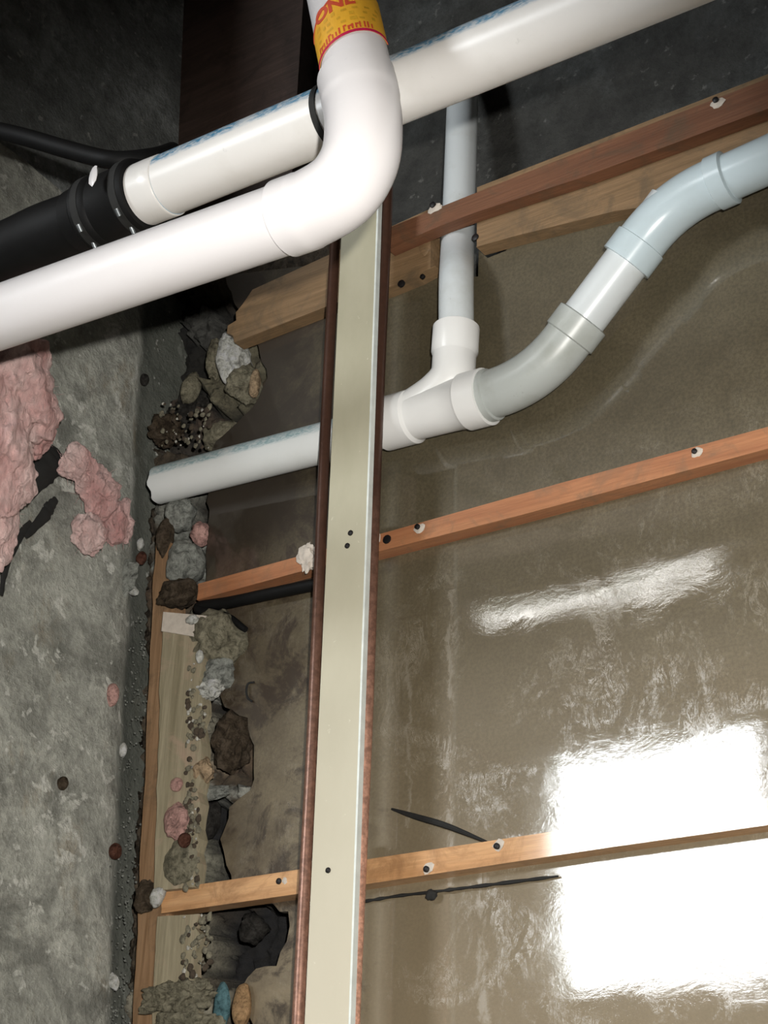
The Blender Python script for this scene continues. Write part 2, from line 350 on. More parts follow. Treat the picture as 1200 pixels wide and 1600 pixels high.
def thing(name, loc, label, cat, group=None):
    e = bpy.data.objects.new(name, None); COL.objects.link(e); e.location = loc; e.empty_display_size = 0.03
    tag(e, label, cat, group); e['_o'] = tuple(loc); return e
def tag(o, label, cat, group=None, kind=None):
    if label: o['label'] = label
    if cat: o['category'] = cat
    if group: o['group'] = group
    if kind: o['kind'] = kind
    return o
def struct(o): o['kind'] = 'structure'; return o
def box_bm(bm, lo, hi):
    lo, hi = Vector(lo), Vector(hi); c = (lo + hi) / 2; s = hi - lo
    r = bmesh.ops.create_cube(bm, size=1.0, matrix=Matrix.Translation(c) @ Matrix.Diagonal((*s, 1)))
    return r['verts']
def box(name, lo, hi, mat, parent=None, bevel=0.0):
    bm = bmesh.new(); box_bm(bm, lo, hi)
    if bevel: bmesh.ops.bevel(bm, geom=bm.edges[:], offset=bevel, segments=2, affect='EDGES', profile=0.6)
    c = ((lo[0] + hi[0]) / 2, (lo[1] + hi[1]) / 2, lo[2])
    return finish(name, bm, mat, parent, None if parent is not None else c, smooth=bool(bevel))
def prism(bm, poly, y0, y1):                  # poly: list of (x, z), extruded from y0 (front) to y1
    a = [bm.verts.new((x, y0, z)) for x, z in poly]; c = [bm.verts.new((x, y1, z)) for x, z in poly]
    fa = bm.faces.new(a); fc = bm.faces.new(list(reversed(c)))
    for i in range(len(poly)):
        j = (i + 1) % len(poly); bm.faces.new((a[j], a[i], c[i], c[j]))
    fa.normal_update(); fc.normal_update()
    bmesh.ops.triangulate(bm, faces=[fa, fc], ngon_method='EAR_CLIP')
def ragged(pts, amp, step, seed):             # roughen an open polyline of (x, z)
    rnd = random.Random(seed); out = []
    for (x0, z0), (x1, z1) in zip(pts[:-1], pts[1:]):
        d = math.hypot(x1 - x0, z1 - z0); n = max(1, int(d / step)); nx, nz = -(z1 - z0) / max(d, 1e-6), (x1 - x0) / max(d, 1e-6)
        for k in range(n):
            t = k / n; a = 0 if k == 0 and not out else rnd.uniform(-amp, amp)
            out.append((x0 + (x1 - x0) * t + nx * a, z0 + (z1 - z0) * t + nz * a))
    out.append(pts[-1]); return out
def lump_bm(bm, center, size, seed, sub=3, amp=0.35, freq=1.6, rot=None, oct=4):
    r = bmesh.ops.create_icosphere(bm, subdivisions=sub, radius=1.0)
    off = Vector((seed * 3.7, seed * 1.3, seed * 7.1)); rm = (rot or Matrix.Identity(3))
    for v in r['verts']:
        d = v.co.normalized()
        n = mn.fractal(d * freq + off, 0.9, 2.1, oct) * amp + mn.noise(d * freq * 0.6 + off * 2) * amp * 0.8
        q = d * (1.0 + n)
        v.co = Vector(center) + rm @ Vector((q.x * size[0], q.y * size[1], q.z * size[2]))
    return r['verts']

# ---------------------------------------------------------------- the room
ZC = 3.25
struct(box('floor', (-2.7, -3.6, -0.1), (2.6, 0.35, 0.0), M['floor']))
struct(box('ceiling', (-2.7, -3.6, ZC), (2.6, 0.35, ZC + 0.1), M['joist']))
struct(box('wall_right', (2.5, -3.6, 0), (2.6, 0.35, ZC), M['lime']))
# foundation wall behind the panel: cavity shade painted near-black low down, dark concrete above the sheet
struct(box('wall_back', (-2.7, 0.13, 0), (2.5, 0.35, 2.21), M['cavity']))
struct(box('wall_back.001', (-2.7, 0.10, 2.21), (2.5, 0.35, ZC), M['tar']))
# battered concrete pier on the left, cut short so the added window's glare clears it
def left_pier(name, z0, z1, dx, mat, yf, grid):
    bm = bmesh.new(); n = 26 if grid else 2; mrow = 40 if grid else 2; rows = []
    for j in range(mrow + 1):
        z = z0 + (z1 - z0) * j / mrow; row = []
        for i in range(n + 1):
            y = 0.13 + (yf - 0.13) * i / n
            d = mn.fractal(Vector((y * 9, z * 9, 2.0)), 1.0, 2.0, 5) * 0.006 - 0.02 * max(0.0, min(1.0, (y + 0.028) / 0.02)) if grid else 0
            row.append(bm.verts.new((left_x(z) + dx + d, y, z)))
        rows.append(row)
    for j in range(mrow):
        for i in range(n): bm.faces.new((rows[j][i], rows[j][i + 1], rows[j + 1][i + 1], rows[j + 1][i]))
    back = [[bm.verts.new((-2.6, rows[0][0].co.y, z)) , bm.verts.new((-2.6, yf, z))] for z in (z0, z1)]
    bm.faces.new([r[-1] for r in rows] + [back[1][1], back[0][1]])
    bm.faces.new([v for v in rows[-1]] + [back[1][1], back[1][0]])
    bm.faces.new([back[0][0], back[0][1], back[1][1], back[1][0]])
    return struct(finish(name, bm, mat, None, (-1.4, (yf + 0.13) / 2, z0), ang=60))
left_pier('wall_left', 0.0, 2.36, 0.0, M['concrete'], -0.62, True)
left_pier('wall_left.001', 2.36, ZC, -0.03, M['tar_left'], -0.62, False)  # upper pier in a darker concrete
struct(box('wall_left.002', (-2.7, -3.6, 0), (-2.6, 0.1, ZC), M['lime']))
# front wall behind the photographer, with a window added to throw glare on the panel
w = GLARE_WIN
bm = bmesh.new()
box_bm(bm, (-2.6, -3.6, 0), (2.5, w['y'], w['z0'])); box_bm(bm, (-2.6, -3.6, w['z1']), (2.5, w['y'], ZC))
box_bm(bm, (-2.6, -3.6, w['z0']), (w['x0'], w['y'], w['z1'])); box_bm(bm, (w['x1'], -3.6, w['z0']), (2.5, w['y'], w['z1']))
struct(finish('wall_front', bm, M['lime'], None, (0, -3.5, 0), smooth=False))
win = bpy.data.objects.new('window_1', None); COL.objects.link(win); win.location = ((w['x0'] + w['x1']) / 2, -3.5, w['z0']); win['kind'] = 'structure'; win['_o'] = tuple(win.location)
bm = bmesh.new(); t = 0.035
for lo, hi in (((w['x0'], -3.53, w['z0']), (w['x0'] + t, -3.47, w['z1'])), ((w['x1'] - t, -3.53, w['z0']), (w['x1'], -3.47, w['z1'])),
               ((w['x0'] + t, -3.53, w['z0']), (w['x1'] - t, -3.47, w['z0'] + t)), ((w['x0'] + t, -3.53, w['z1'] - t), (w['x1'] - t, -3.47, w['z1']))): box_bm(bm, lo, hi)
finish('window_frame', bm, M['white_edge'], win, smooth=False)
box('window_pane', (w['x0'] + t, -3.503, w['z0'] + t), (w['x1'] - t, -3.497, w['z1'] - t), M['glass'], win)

# tube light added behind the photographer to put a glare streak on the panel
def mirror_to_z(px, py, z):
    p = at(px, py, 0); d = p - CAM; d.y = -d.y; return p + d * ((z - p.z) / d.z)
ta, tb = mirror_to_z(738, 962, 3.13), mirror_to_z(1145, 903, 3.13)
ty = (ta.y + tb.y) / 2
glare_lamp = thing('tube_light', ((ta.x + tb.x) / 2, ty, 3.25), 'slim white ceiling batten with one lit fluorescent tube', 'lamp')
box('housing', (ta.x - 0.04, ty - 0.04, 3.175), (tb.x + 0.04, ty + 0.04, 3.25), M['white_edge'], glare_lamp, 0.006)
bm = bmesh.new(); tube_bm(bm, [(ta.x, ty, 3.13), (tb.x, ty, 3.13)], 0.014, 16); finish('tube', bm, M['tube'], glare_lamp)
for x in (ta.x - 0.012, tb.x + 0.012): box('lamp_holder', (x - 0.012, ty - 0.018, 3.11), (x + 0.012, ty + 0.018, 3.178), M['white_edge'], glare_lamp, 0.003)

# ---------------------------------------------------------------- the panel (sheet nailed over the cavity)
def xz(px, py, y=0.0): p = at(px, py, y); return (p.x, p.z)
leftedge = [xz(*q) for q in [(352, 430), (380, 500), (406, 540), (416, 590), (394, 640), (360, 668), (335, 690), (326, 770), (320, 880), (322, 930), (352, 965), (370, 1000),
            (345, 1046), (330, 1078), (352, 1102), (386, 1122), (398, 1180), (392, 1238), (360, 1262), (346, 1310), (356, 1350), (372, 1400), (452, 1424), (446, 1470), (432, 1505), (398, 1512), (378, 1545), (396, 1600), (392, 1680)]]
le = ragged(leftedge, 0.0035, 0.012, 4)
top = [xz(*q) for q in [(1215, 190), (1100, 245), (1008, 318), (960, 340), (905, 332), (845, 340), (808, 371), (790, 392), (762, 403), (748, 392), (747, 432), (686, 436), (686, 380), (672, 365), (610, 400), (352, 430)]]
poly = [(1.10, 1.15), (1.10, top[0][1])] + top + le[1:] + [(le[-1][0], 1.15)]
poly = [(1.10, 0.0), (1.10, top[0][1])] + top + le[1:] + [(-0.14, 1.0), (-0.12, 0.0)]
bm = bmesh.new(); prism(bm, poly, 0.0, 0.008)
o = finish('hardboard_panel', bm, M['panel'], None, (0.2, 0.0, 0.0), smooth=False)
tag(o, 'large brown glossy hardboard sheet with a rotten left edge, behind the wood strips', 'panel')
print('SURVEY panel top', [tuple(round(v, 3) for v in q) for q in top])

# ---------------------------------------------------------------- nails, filler patches
def nail(parent, px, py, y, r=5.0, name='nail_head', mat=None):
    p = at(px, py, y); rr = size_at(p, r); bm = bmesh.new()
    tube_bm(bm, [p + Vector((0, 0.002, 0)), p + Vector((0, -0.0012, 0)), p + Vector((0, -0.002, 0))], [rr, rr, rr * 0.6], 14)
    return finish(name, bm, mat or M['nail'], parent)
def filler(parent, px, py, y, w, h, seed, name='filler_patch', th=0.0016, mat=None):
    p = at(px, py, y); s = size_at(p, 1); bm = bmesh.new()
    lump_bm(bm, p, (w * s / 2, th, h * s / 2), seed, 2, 0.35, 1.8)
    return finish(name, bm, mat or M['filler'], parent)

# ---------------------------------------------------------------- wood strips on the panel
def strip(name, poly, y0, y1, mat, label, cat='wood strip', group=None, bevel=0.0012):
    bm = bmesh.new(); prism(bm, poly, y0, y1)
    xs = [p[0] for p in poly]; zs = [p[1] for p in poly]; loc = (sum(xs) / len(xs), (y0 + y1) / 2, min(zs))
    th = thing(name, loc, label, cat, group); finish('board', bm, mat, th, smooth=False); return th
G = 'furring strips across the panel'
Y1 = -0.021
# upper tan board, notched around the branch pipe
tz0, tz1 = at(430, 512, Y1).z, at(500, 412, Y1).z
xl = at(362, 480, Y1).x
nx0, nx1 = at(673, 390, Y1).x, at(745, 372, Y1).x; nz = at(712, 350, Y1).z
endr = ragged([(xl + 0.035, tz1), (xl + 0.012, tz1 - 0.03), (xl - 0.005, tz0 + 0.02), (xl + 0.01, tz0)], 0.006, 0.01, 9)
zb = lambda px, py: at(px, py, Y1)
lowr = [zb(520, 475), zb(565, 461), zb(600, 452), zb(650, 432), zb(680, 415)]
rr = [zb(744, 386), zb(800, 370), zb(880, 350), zb(960, 330), zb(1040, 318)]
poly = [(x, z) for x, z in endr] + [(p.x, p.z) for p in lowr] + [(nx0, zb(682, 415).z), (nx0, tz1 + 0.02)]
tan = strip('furring_strip', poly, Y1, 0.0, M['tan_wood'], 'weathered tan board behind the reddish strip, cut away round the branch pipe', group=G)
poly = [(nx1, zb(742, 386).z)] + [(p.x, p.z) for p in rr] + [(1.10, zb(1040, 318).z), (1.10, tz1 + 0.025), (nx1, tz1 + 0.025)]
bm = bmesh.new(); prism(bm, poly, Y1, 0.0); finish('board', bm, M['tan_wood'], tan, smooth=False)
nail(tan, 627, 443, Y1, 6); nail(tan, 660, 432, Y1, 4); nail(tan, 743, 371, Y1, 6)
filler(tan, 664, 385, Y1, 22, 36, 3, mat=M['tan_wood'])
# upper reddish strip
YR = -0.041
a, b_, c_, d_ = at(606, 344, YR), at(1210, 132, YR), at(1210, 215, YR), at(606, 388, YR)
zt, zb_ = (a.z + b_.z) / 2, d_.z
poly = [(a.x, zt - 0.002), (0.25, zt + 0.001), (1.10, zt + 0.002), (1.10, zb_ - 0.012), (0.3, zb_ - 0.004), (at(742, 346, YR).x, zb_ + 0.004), (at(690, 352, YR).x, at(690, 352, YR).z), (a.x, zb_)]
red = strip('furring_strip', poly, YR, Y1 - 0.001, M['red_wood'], 'reddish brown strip at the top of the panel, passing in front of the branch pipe', group=G)
for k, (px, py) in enumerate(((676, 322), (1118, 158))):
    filler(red, px + 4, py + 3, YR, 26, 17, 11 + k); nail(red, px, py - 2, YR - 0.0025, 5)
# middle strip
a = at(310, 905, Y1); zt = (at(310, 898, Y1).z + at(600, 838, Y1).z + at(1200, 680, Y1).z) / 3
zb_ = (at(310, 938, Y1).z + at(495, 886, Y1).z) / 2
xl = at(309, 920, Y1).x
poly = ragged([(xl, zt), (xl + 0.002, (zt + zb_) / 2), (xl, zb_)], 0.002, 0.006, 3) + [(-0.1, zb_ + 0.001), (0.2, zb_ - 0.002), (1.10, zb_), (1.10, zt), (0.25, zt + 0.002), (0.0, zt)]
mid = strip('furring_strip', poly, Y1, 0.0, M['orange_wood'], 'orange strip across the middle of the panel, above the long wavy glare', group=G)
for px, py in ((652, 823), (1085, 705)):
    filler(mid, px + 4, py + 3, Y1, 20, 18, px * 0.1); nail(mid, px, py, Y1 - 0.0025, 4.5)
nail(mid, 605, 843, Y1, 7.5, 'knot_hole')
filler(mid, 590, 842, Y1, 12, 22, 6.3)
# lower strip
zt = (at(265, 1385, Y1).z + at(470, 1352, Y1).z + at(600, 1340, Y1).z + at(860, 1306, Y1).z) / 4
zb_ = (at(300, 1420, Y1).z + at(470, 1392, Y1).z + at(600, 1382, Y1).z) / 3
xl = at(250, 1402, Y1).x
poly = ragged([(xl + 0.012, zt), (xl, (zt + zb_) / 2), (xl + 0.004, zb_)], 0.002, 0.006, 5) + [(0.0, zb_), (0.3, zb_ + 0.002), (1.10, zb_), (1.10, zt), (0.2, zt - 0.001)]
low = strip('furring_strip', poly, Y1, 0.0, M['pale_wood'], 'pale orange strip at the bottom of the panel, with three nail heads', group=G)
for px, py in ((666, 1358), (776, 1322)):
    filler(low, px + 3, py - 1, Y1, 20, 18, px * 0.1); nail(low, px, py, Y1 - 0.0025, 5)
nail(low, 436, 1377, Y1, 5); filler(low, 445, 1376, Y1, 10, 12, 2.2)
# black line painting the shade under the lower strip, with a small knob
bm = bmesh.new()
tube_bm(bm, spline([at(566, 1409, -0.003), at(620, 1400, -0.004), at(672, 1394, -0.005), at(720, 1388, -0.005), at(800, 1378, -0.004), at(872, 1369, -0.003)], 6), [0.0015] + [0.0011 + 0.0012 * random.Random(k).random() for k in range(29)] + [0.001], 8)
lump_bm(bm, at(674, 1398, -0.008), (0.0075, 0.004, 0.0055), 2, 3, 0.25)
tag(finish('sealant_bead', bm, M['black'], None, at(672, 1400, -0.004)), 'thin black bead of sealant with a hanging drip under the bottom strip', 'sealant')
# black splinter wedged behind the lower strip
bm = bmesh.new()
sp = spline([at(612, 1264, -0.004), at(650, 1276, -0.006), at(700, 1291, -0.008), at(762, 1316, -0.010)], 6)
tube_bm(bm, sp, [0.0008 + 0.0026 * math.sin(math.pi * min(1, (k + 1) / len(sp) * 0.95)) for k in range(len(sp))], 8)
tag(finish('splinter', bm, M['black'], None, at(690, 1290, -0.004)), 'thin black splinter slanting down to the bottom strip', 'splinter')

# ---------------------------------------------------------------- beige upright batten and copper pipes
YB = -0.094
def vline(px0, py0, px1, py1, y):
    p, q = at(px0, py0, y), at(px1, py1, y); return p, q
zt = at(560, 318, YB).z
bl0, bl1 = at(530, 440, YB), at(476, 1600, YB); br0, br1 = at(586, 440, YB), at(546, 1600, YB)
def ext(p, q, z): t = (z - p.z) / (q.z - p.z); return p.x + (q.x - p.x) * t
z0 = 0.0
poly = [(ext(bl0, bl1, z0), z0), (ext(br0, br1, z0), z0), (ext(br0, br1, zt), zt), (ext(bl0, bl1, zt), zt)]
bt = thing('upright_batten', (ext(bl0, bl1, z0) + 0.03, YB, 0), 'beige painted upright batten between two copper pipes', 'batten')
bm = bmesh.new(); prism(bm, poly, YB, YB + 0.007)
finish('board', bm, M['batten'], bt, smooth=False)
poly = [(ext(br0, br1, z0) - 0.0005, z0), (ext(br0, br1, z0) + 0.002, z0), (ext(br0, br1, zt) + 0.002, zt), (ext(br0, br1, zt) - 0.0005, zt)]
bm = bmesh.new(); prism(bm, poly, YB - 0.001, YB + 0.007); e = finish('edge_strip', bm, M['white_edge'], bt, smooth=False); e['label'] = 'thin white right edge of the batten'
for px, py in ((548, 833), (543, 853), (513, 1360)): nail(bt, px, py, YB, 4.6, 'screw')
for zz, yb in ((1.405, Y1), (1.79, Y1), (2.205, YR)):       # packing blocks that carry the batten off the strips
    bm = bmesh.new(); xm = (ext(bl0, bl1, zz) + ext(br0, br1, zz)) / 2; box_bm(bm, (xm - 0.028, YB + 0.007, zz), (xm - 0.010, yb, zz + 0.035)); finish('packing_block', bm, M['joist'], bt, smooth=False)
def copper(pxs, r, mat, label, y):
    p, q = at(*pxs[0], y), at(*pxs[1], y); bm = bmesh.new(); pts = []
    for k in range(41):
        z = (zt + 0.02) * (1 - k / 40) + 0.0; pts.append((ext(p, q, z) + 0.0008 * math.sin(z * 9), y, z))
    tube_bm(bm, pts, r, 20)
    return tag(finish('copper_pipe', bm, mat, None, (pts[-1][0], y, 0)), label, 'pipe', 'copper pipes beside the batten')
copper(((520, 440), (466.5, 1600)), 0.0066, M['copper_left'], 'tarnished dark copper pipe along the left side of the beige batten', -0.078)
copper(((599, 440), (552.5, 1600)), 0.0072, M['copper_right'], 'copper pipe along the right side of the beige batten, bright pink lower down', -0.079)

# ---------------------------------------------------------------- white drain on the wall
def path_at(pp): return [at(*q) for q in pp]
dr = thing('drain_run', at(700, 620, -0.04), 'white plastic drain run along the panel with branch tee, grey bend and sloping pipe', 'drain pipe')
YD = -0.040
A, Bm, Cc = at(252, 757, YD + 0.0125), at(640, 657, YD), at(752, 622, YD)
rm = 0.0255
# body axis
dirm = (Cc - A).normalized()
bm = bmesh.new(); e0 = A - dirm * 0.012
rnd = random.Random(5)
rings = tube_bm(bm, [A + (Bm - A) * t for t in [k / 12 for k in range(13)]], rm, 36, up=R @ Vector((0, 1, 0.7)))
for v in rings[0]: v.co += dirm * (mn.noise(v.co * 55) * 0.012)
o = finish('main_pipe', bm, M['pvc_wall'], dr); o['label'] = 'main white pipe with faded printing, broken left end'
# tee fitting
P = lambda px: A + dirm * ((at(px, 650, YD) - A).dot(dirm))
xs = [(598, 0.0318), (600, 0.0330), (644, 0.0330), (648, 0.0292), (700, 0.0300), (722, 0.031), (728, 0.0342), (760, 0.0342), (761, 0.032)]
bm = bmesh.new()
tube_bm(bm, [P(x) for x, r in xs], [r for x, r in xs], 40)
btop = at(713, 512, YD); bmid = at(709, 575, YD); bj = at(668, 628, YD)
hub = [(btop, 0.0268), (btop + (bmid - btop) * 0.02, 0.0282), (btop + (bmid - btop) * 0.62, 0.0282), (btop + (bmid - btop) * 0.70, 0.0262)]
neck = spline([btop + (bmid - btop) * 0.72, bmid + Vector((-0.003, 0, -0.012)), at(682, 617, YD), at(648, 641, YD)], 6)
pts = [h[0] for h in hub] + neck; rads = [h[1] for h in hub] + [0.0262] * len(neck)
tube_bm(bm, pts, rads, 36)
finish('branch_tee', bm, M['pvc_fitting'], dr, ang=30)
# branch pipe, leaning back behind the reddish strip
b0, b1, b2, b3 = at(713, 530, YD), at(713, 440, -0.039), at(716, 359, 0.0085), at(723, 150, 0.040); b4 = at(725, 85, 0.072)
bm = bmesh.new(); tube_bm(bm, spline([b0, b1, b2, b3, b4], 8), 0.0213, 32)
finish('branch_pipe', bm, M['pvc_dusty'], dr)
# grey lower bend, sloping pipe, upper bend, outlet
c0 = P(752); v1 = at(842, 590, YD - 0.004); v2 = at(1048, 318, YD - 0.016); c3 = at(1240, 232, YD - 0.022)
c0d = (c0 - P(700)).normalized()
arc = bend(c0, v1, v2, 0.052, 14)
st = [c0] + arc
bm = bmesh.new()
rad = [0.0315, 0.0318] + [0.0318] * 0
seq = [(c0, 0.0312), (c0 + (arc[0] - c0) * 0.55, 0.0312), (c0 + (arc[0] - c0) * 0.6, 0.0286)] + [(p, 0.0288) for p in arc]
d2 = (v2 - v1).normalized(); ea = arc[-1]
seq += [(ea + d2 * 0.003, 0.0288), (ea + d2 * 0.0045, 0.0312), (ea + d2 * 0.030, 0.0312), (ea + d2 * 0.0315, 0.028)]
tube_bm(bm, [s[0] for s in seq], [s[1] for s in seq], 40)
o = finish('lower_bend', bm, M['pvc_grey'], dr, ang=30); o['label'] = 'dusty grey bend to the right of the tee'
bm = bmesh.new(); tube_bm(bm, [ea + (v2 - ea) * k / 8 for k in range(9)], 0.0262, 36); finish('sloping_pipe', bm, M['pvc_dusty'], dr)
arc2 = bend(v1, v2, c3, 0.050, 14); s0 = arc2[0]; d3 = (c3 - v2).normalized()
seq = [(s0 - d2 * 0.0315, 0.0275), (s0 - d2 * 0.031, 0.0308), (s0 - d2 * 0.004, 0.0308), (s0 - d2 * 0.003, 0.0285)] + [(p, 0.0285) for p in arc2]
s1 = arc2[-1]
seq += [(s1 + d3 * 0.003, 0.0285), (s1 + d3 * 0.004, 0.0308), (s1 + d3 * 0.022, 0.0308), (s1 + d3 * 0.0235, 0.0275)]
bm = bmesh.new(); tube_bm(bm, [s[0] for s in seq], [s[1] for s in seq], 40)
finish('upper_bend', bm, M['pvc_blue'], dr, ang=30)
bm = bmesh.new(); tube_bm(bm, [s1, c3 + d3 * 0.55], 0.0262, 36); finish('outlet_pipe', bm, M['pvc_blue'], dr)

# ---------------------------------------------------------------- foreground white drain with elbow
def y_for(px, py, depth):
    r = ray(px, py); return CAM.y + r.y * depth / r.dot(AX)
YF = y_for(400, 360, 1.40)
print('SURVEY YF', YF, at(0, 487, YF), at(535, 0, YF), atl(0, 800), atl(0, 1600), at(345, 245, y_for(350, 248, 1.56)))
fg = thing('elbow_drain', at(560, 300, YF), 'thick white drain pipe with a swept elbow and yellow label, nearest the camera', 'drain pipe')
h0, h1 = at(-140, 544, YF), at(470, 333, YF)
u1, u0 = at(566, 150, YF), at(516, -80, YF)
pr = size_at(h1, 57)
def to_left_wall(p, d, gap=0.004):            # run from p along d until the battered wall
    k = (LX0 + LK * (p.z - LZ0) + gap - p.x) / (d.x - LK * d.z); return p + d * k
h0 = to_left_wall(h1, (h0 - h1).normalized(), 0.012)
u0 = u1 + (u0 - u1) * ((ZC - 0.03 - u1.z) / (u0.z - u1.z))
bm = bmesh.new(); hs = at(-20, 500, YF)
tube_bm(bm, [h0 + (h1 - h0) * k / 10 for k in range(11)], [pr] * 11, 44); finish('horizontal_pipe', bm, M['pvc'], fg)
bm = bmesh.new(); tube_bm(bm, [u1 + (u0 - u1) * k / 8 for k in range(9)], pr * 0.985, 44); finish('riser_pipe', bm, M['pvc'], fg)
ctr = spline([at(447, 341, YF), at(490, 324, YF), at(536, 294, YF), at(562, 250, YF), at(568, 200, YF), at(563, 152, YF), at(556, 122, YF)], 8)
n = len(ctr); rads = []
for k in range(n):
    t = k / (n - 1); rads.append(pr * (1.10 if (t < 0.14 or t > 0.80) else 1.075))
ctr = [ctr[0]] + ctr + [ctr[-1]]; rads = [pr * 1.0] + rads + [pr * 1.0]
bm = bmesh.new(); tube_bm(bm, ctr, rads, 48); finish('elbow', bm, M['pvc'], fg, ang=50)
# label wrapped round the riser
axis = (u0 - u1).normalized(); toC = (CAM - u1); toC = (toC - axis * toC.dot(axis)).normalized(); side = axis.cross(toC)    # side points to image left or right
if side.dot(R @ Vector((1, 0, 0))) < 0: side = -side
def on_pipe(s, ang, r): return u1 + axis * (s - 0.004 + 0.0062 * math.sin(ang)) + (toC * math.cos(ang) + side * math.sin(ang)) * r
lr = pr * 0.985 + 0.0006
s_bot = (at(550, 92, YF) - u1).dot(axis); s_top = s_bot + size_at(u1, 98)
def shell(name, s0f, s1f, a0, a1, r, mat, parent, n=28):
    bm = bmesh.new(); rows = []
    for j in range(n + 1):
        a = a0 + (a1 - a0) * j / n
        rows.append([bm.verts.new(on_pipe(s0f(a), a, r)), bm.verts.new(on_pipe(s1f(a), a, r)), bm.verts.new(on_pipe(s1f(a), a, r + 0.0004)), bm.verts.new(on_pipe(s0f(a), a, r + 0.0004))])
    for j in range(n):
        for k in range(4): bm.faces.new((rows[j][k], rows[j][(k + 1) % 4], rows[j + 1][(k + 1) % 4], rows[j + 1][k]))
    bm.faces.new(rows[0]); bm.faces.new(list(reversed(rows[-1])))
    return finish(name, bm, mat, parent)
topf = lambda a: s_top - 0.014 * max(0.0, -a - 0.2) ** 1.0
lab = shell('label', lambda a: s_bot, topf, -1.45, 1.45, lr, M['label_yellow'], fg); lab['label'] = 'yellow paper label with red lettering round the riser'
shell('label_border', lambda a: s_bot - 0.0005, lambda a: s_bot + 0.0024, -1.45, 1.45, lr + 0.0005, M['label_crimson'], lab)
shell('label_border', lambda a: topf(a) - 0.0022, lambda a: topf(a), -1.45, -0.2, lr + 0.0005, M['label_red'], lab)
def text_on_pipe(txt, size, s_base, a_start, mat, name, sx=1.0):
    cu = bpy.data.curves.new('lettering', 'FONT'); cu.body = txt; cu.size = size; cu.extrude = 0.0001; cu.offset = 0.0007
    to = bpy.data.objects.new('lettering', cu); COL.objects.link(to); bpy.context.view_layer.update()
    me = bpy.data.meshes.new_from_object(to.evaluated_get(bpy.context.evaluated_depsgraph_get())); bpy.data.objects.remove(to)
    bm = bmesh.new(); bm.from_mesh(me); bpy.data.meshes.remove(me)
    bmesh.ops.subdivide_edges(bm, edges=[e for e in bm.edges if e.calc_length() > size * 0.2], cuts=2)
    for v in bm.verts: v.co = on_pipe(s_base + v.co.y, a_start + v.co.x * sx / lr, lr + 0.0005 + (0.0004 if v.co.z > 0 else 0))
    return finish(name, bm, mat, lab, smooth=False)
try:
    text_on_pipe('ONE', 0.019, s_top - 0.0175, -0.95, M['label_red'], 'lettering')
except Exception as ex: print('text', ex)
rl = random.Random(3)
bm = bmesh.new(); a = -1.05                    # a line of red lettering worn past reading
while a < 0.75:
    wd = rl.uniform(0.035, 0.06); hgt = rl.uniform(0.005, 0.0078); s0_ = s_bot + 0.0036
    bm.faces.new([bm.verts.new(on_pipe(s0_ + dz, aa, lr + 0.0007)) for aa, dz in ((a, 0), (a + wd, 0), (a + wd, hgt), (a, hgt))])
    if rl.random() < 0.6: bm.faces.new([bm.verts.new(on_pipe(s0_ + dz, aa, lr + 0.0008)) for aa, dz in ((a, hgt - 0.002), (a + wd * 2.2, hgt - 0.002), (a + wd * 2.2, hgt), (a, hgt))])
    a += wd + rl.uniform(0.035, 0.09)
finish('lettering', bm, M['label_red'], lab, smooth=False)
for k in range(3):                            # unreadable small print in ochre
    a = -1.0
    bm = bmesh.new(); s = s_bot + 0.0145 + 0.0068 * k
    while a < 1.1:
        wd = rl.uniform(0.08, 0.22); hgt = rl.uniform(0.0025, 0.0042)
        q = [bm.verts.new(on_pipe(s + dz, aa, lr + 0.0007)) for aa, dz in ((a, 0), (a + wd / 2, 0), (a + wd, 0), (a + wd, hgt), (a + wd / 2, hgt), (a, hgt))]
        bm.faces.new(q); a += wd + rl.uniform(0.06, 0.3)
    o = finish('small_print', bm, M['label_ochre'], lab, smooth=False)

# ---------------------------------------------------------------- long white pipe behind it, with black coupling
YL = y_for(480, 210, 1.56)
p0, p1 = at(245, 296, YL), at(1130, -70, YL); p1 = p0 + (p1 - p0) * ((1.9 - p0.x) / (p1.x - p0.x))
lr2 = size_at(at(480, 210, YL), 51)
dl = (p1 - p0).normalized()
wp = thing('waste_pipe', (p0 + p1) / 2, 'long white pipe with faded blue printing, passing behind the swept elbow', 'pipe')
bm = bmesh.new(); tube_bm(bm, [p0 + (p1 - p0) * k / 30 for k in range(31)], lr2, 44, up=R @ Vector((0, 1, 0.42))); finish('pipe', bm, M['pvc_back'], wp)
e0 = p0 - dl * 0.016; e1 = at(264, 289, YL)
bm = bmesh.new(); tube_bm(bm, [e0, e0, p0, e1, e1, e1 + dl * 0.001], [lr2, lr2 * 1.04, lr2 * 1.04, lr2 * 1.04, lr2 * 1.03, lr2], 44)
finish('end_collar', bm, M['pvc_back'], wp, ang=50)
bm = bmesh.new(); ss = at(516, 196, YL); ss = p0 + dl * ((ss - p0).dot(dl))
tube_bm(bm, [ss - dl * 0.002, ss - dl * 0.002, ss + dl * 0.004, ss + dl * 0.004], [lr2 * 1.0, lr2 * 1.05, lr2 * 1.05, lr2 * 1.0], 44); finish('hanger_strap', bm, M['black'], wp, ang=50)  # black band round the pipe beside the elbow
cp = thing('rubber_coupling', e0 - dl * 0.04, 'black rubber pipe coupling with steel clamps at the left end of the printed white pipe', 'coupling')
bm = bmesh.new()
seq = [(0.0, 0.9), (0.0, 1.22), (-0.004, 1.27), (-0.016, 1.27), (-0.02, 1.2), (-0.05, 1.18), (-0.054, 1.27), (-0.070, 1.27), (-0.074, 1.15), (-0.09, 1.1)]
ps = [p0 - dl * 0.002 + dl * (a - 0.002) for a, r in seq]
ps = [e0 + dl * min(a - 0.0004, -0.0004) for a, r in seq]
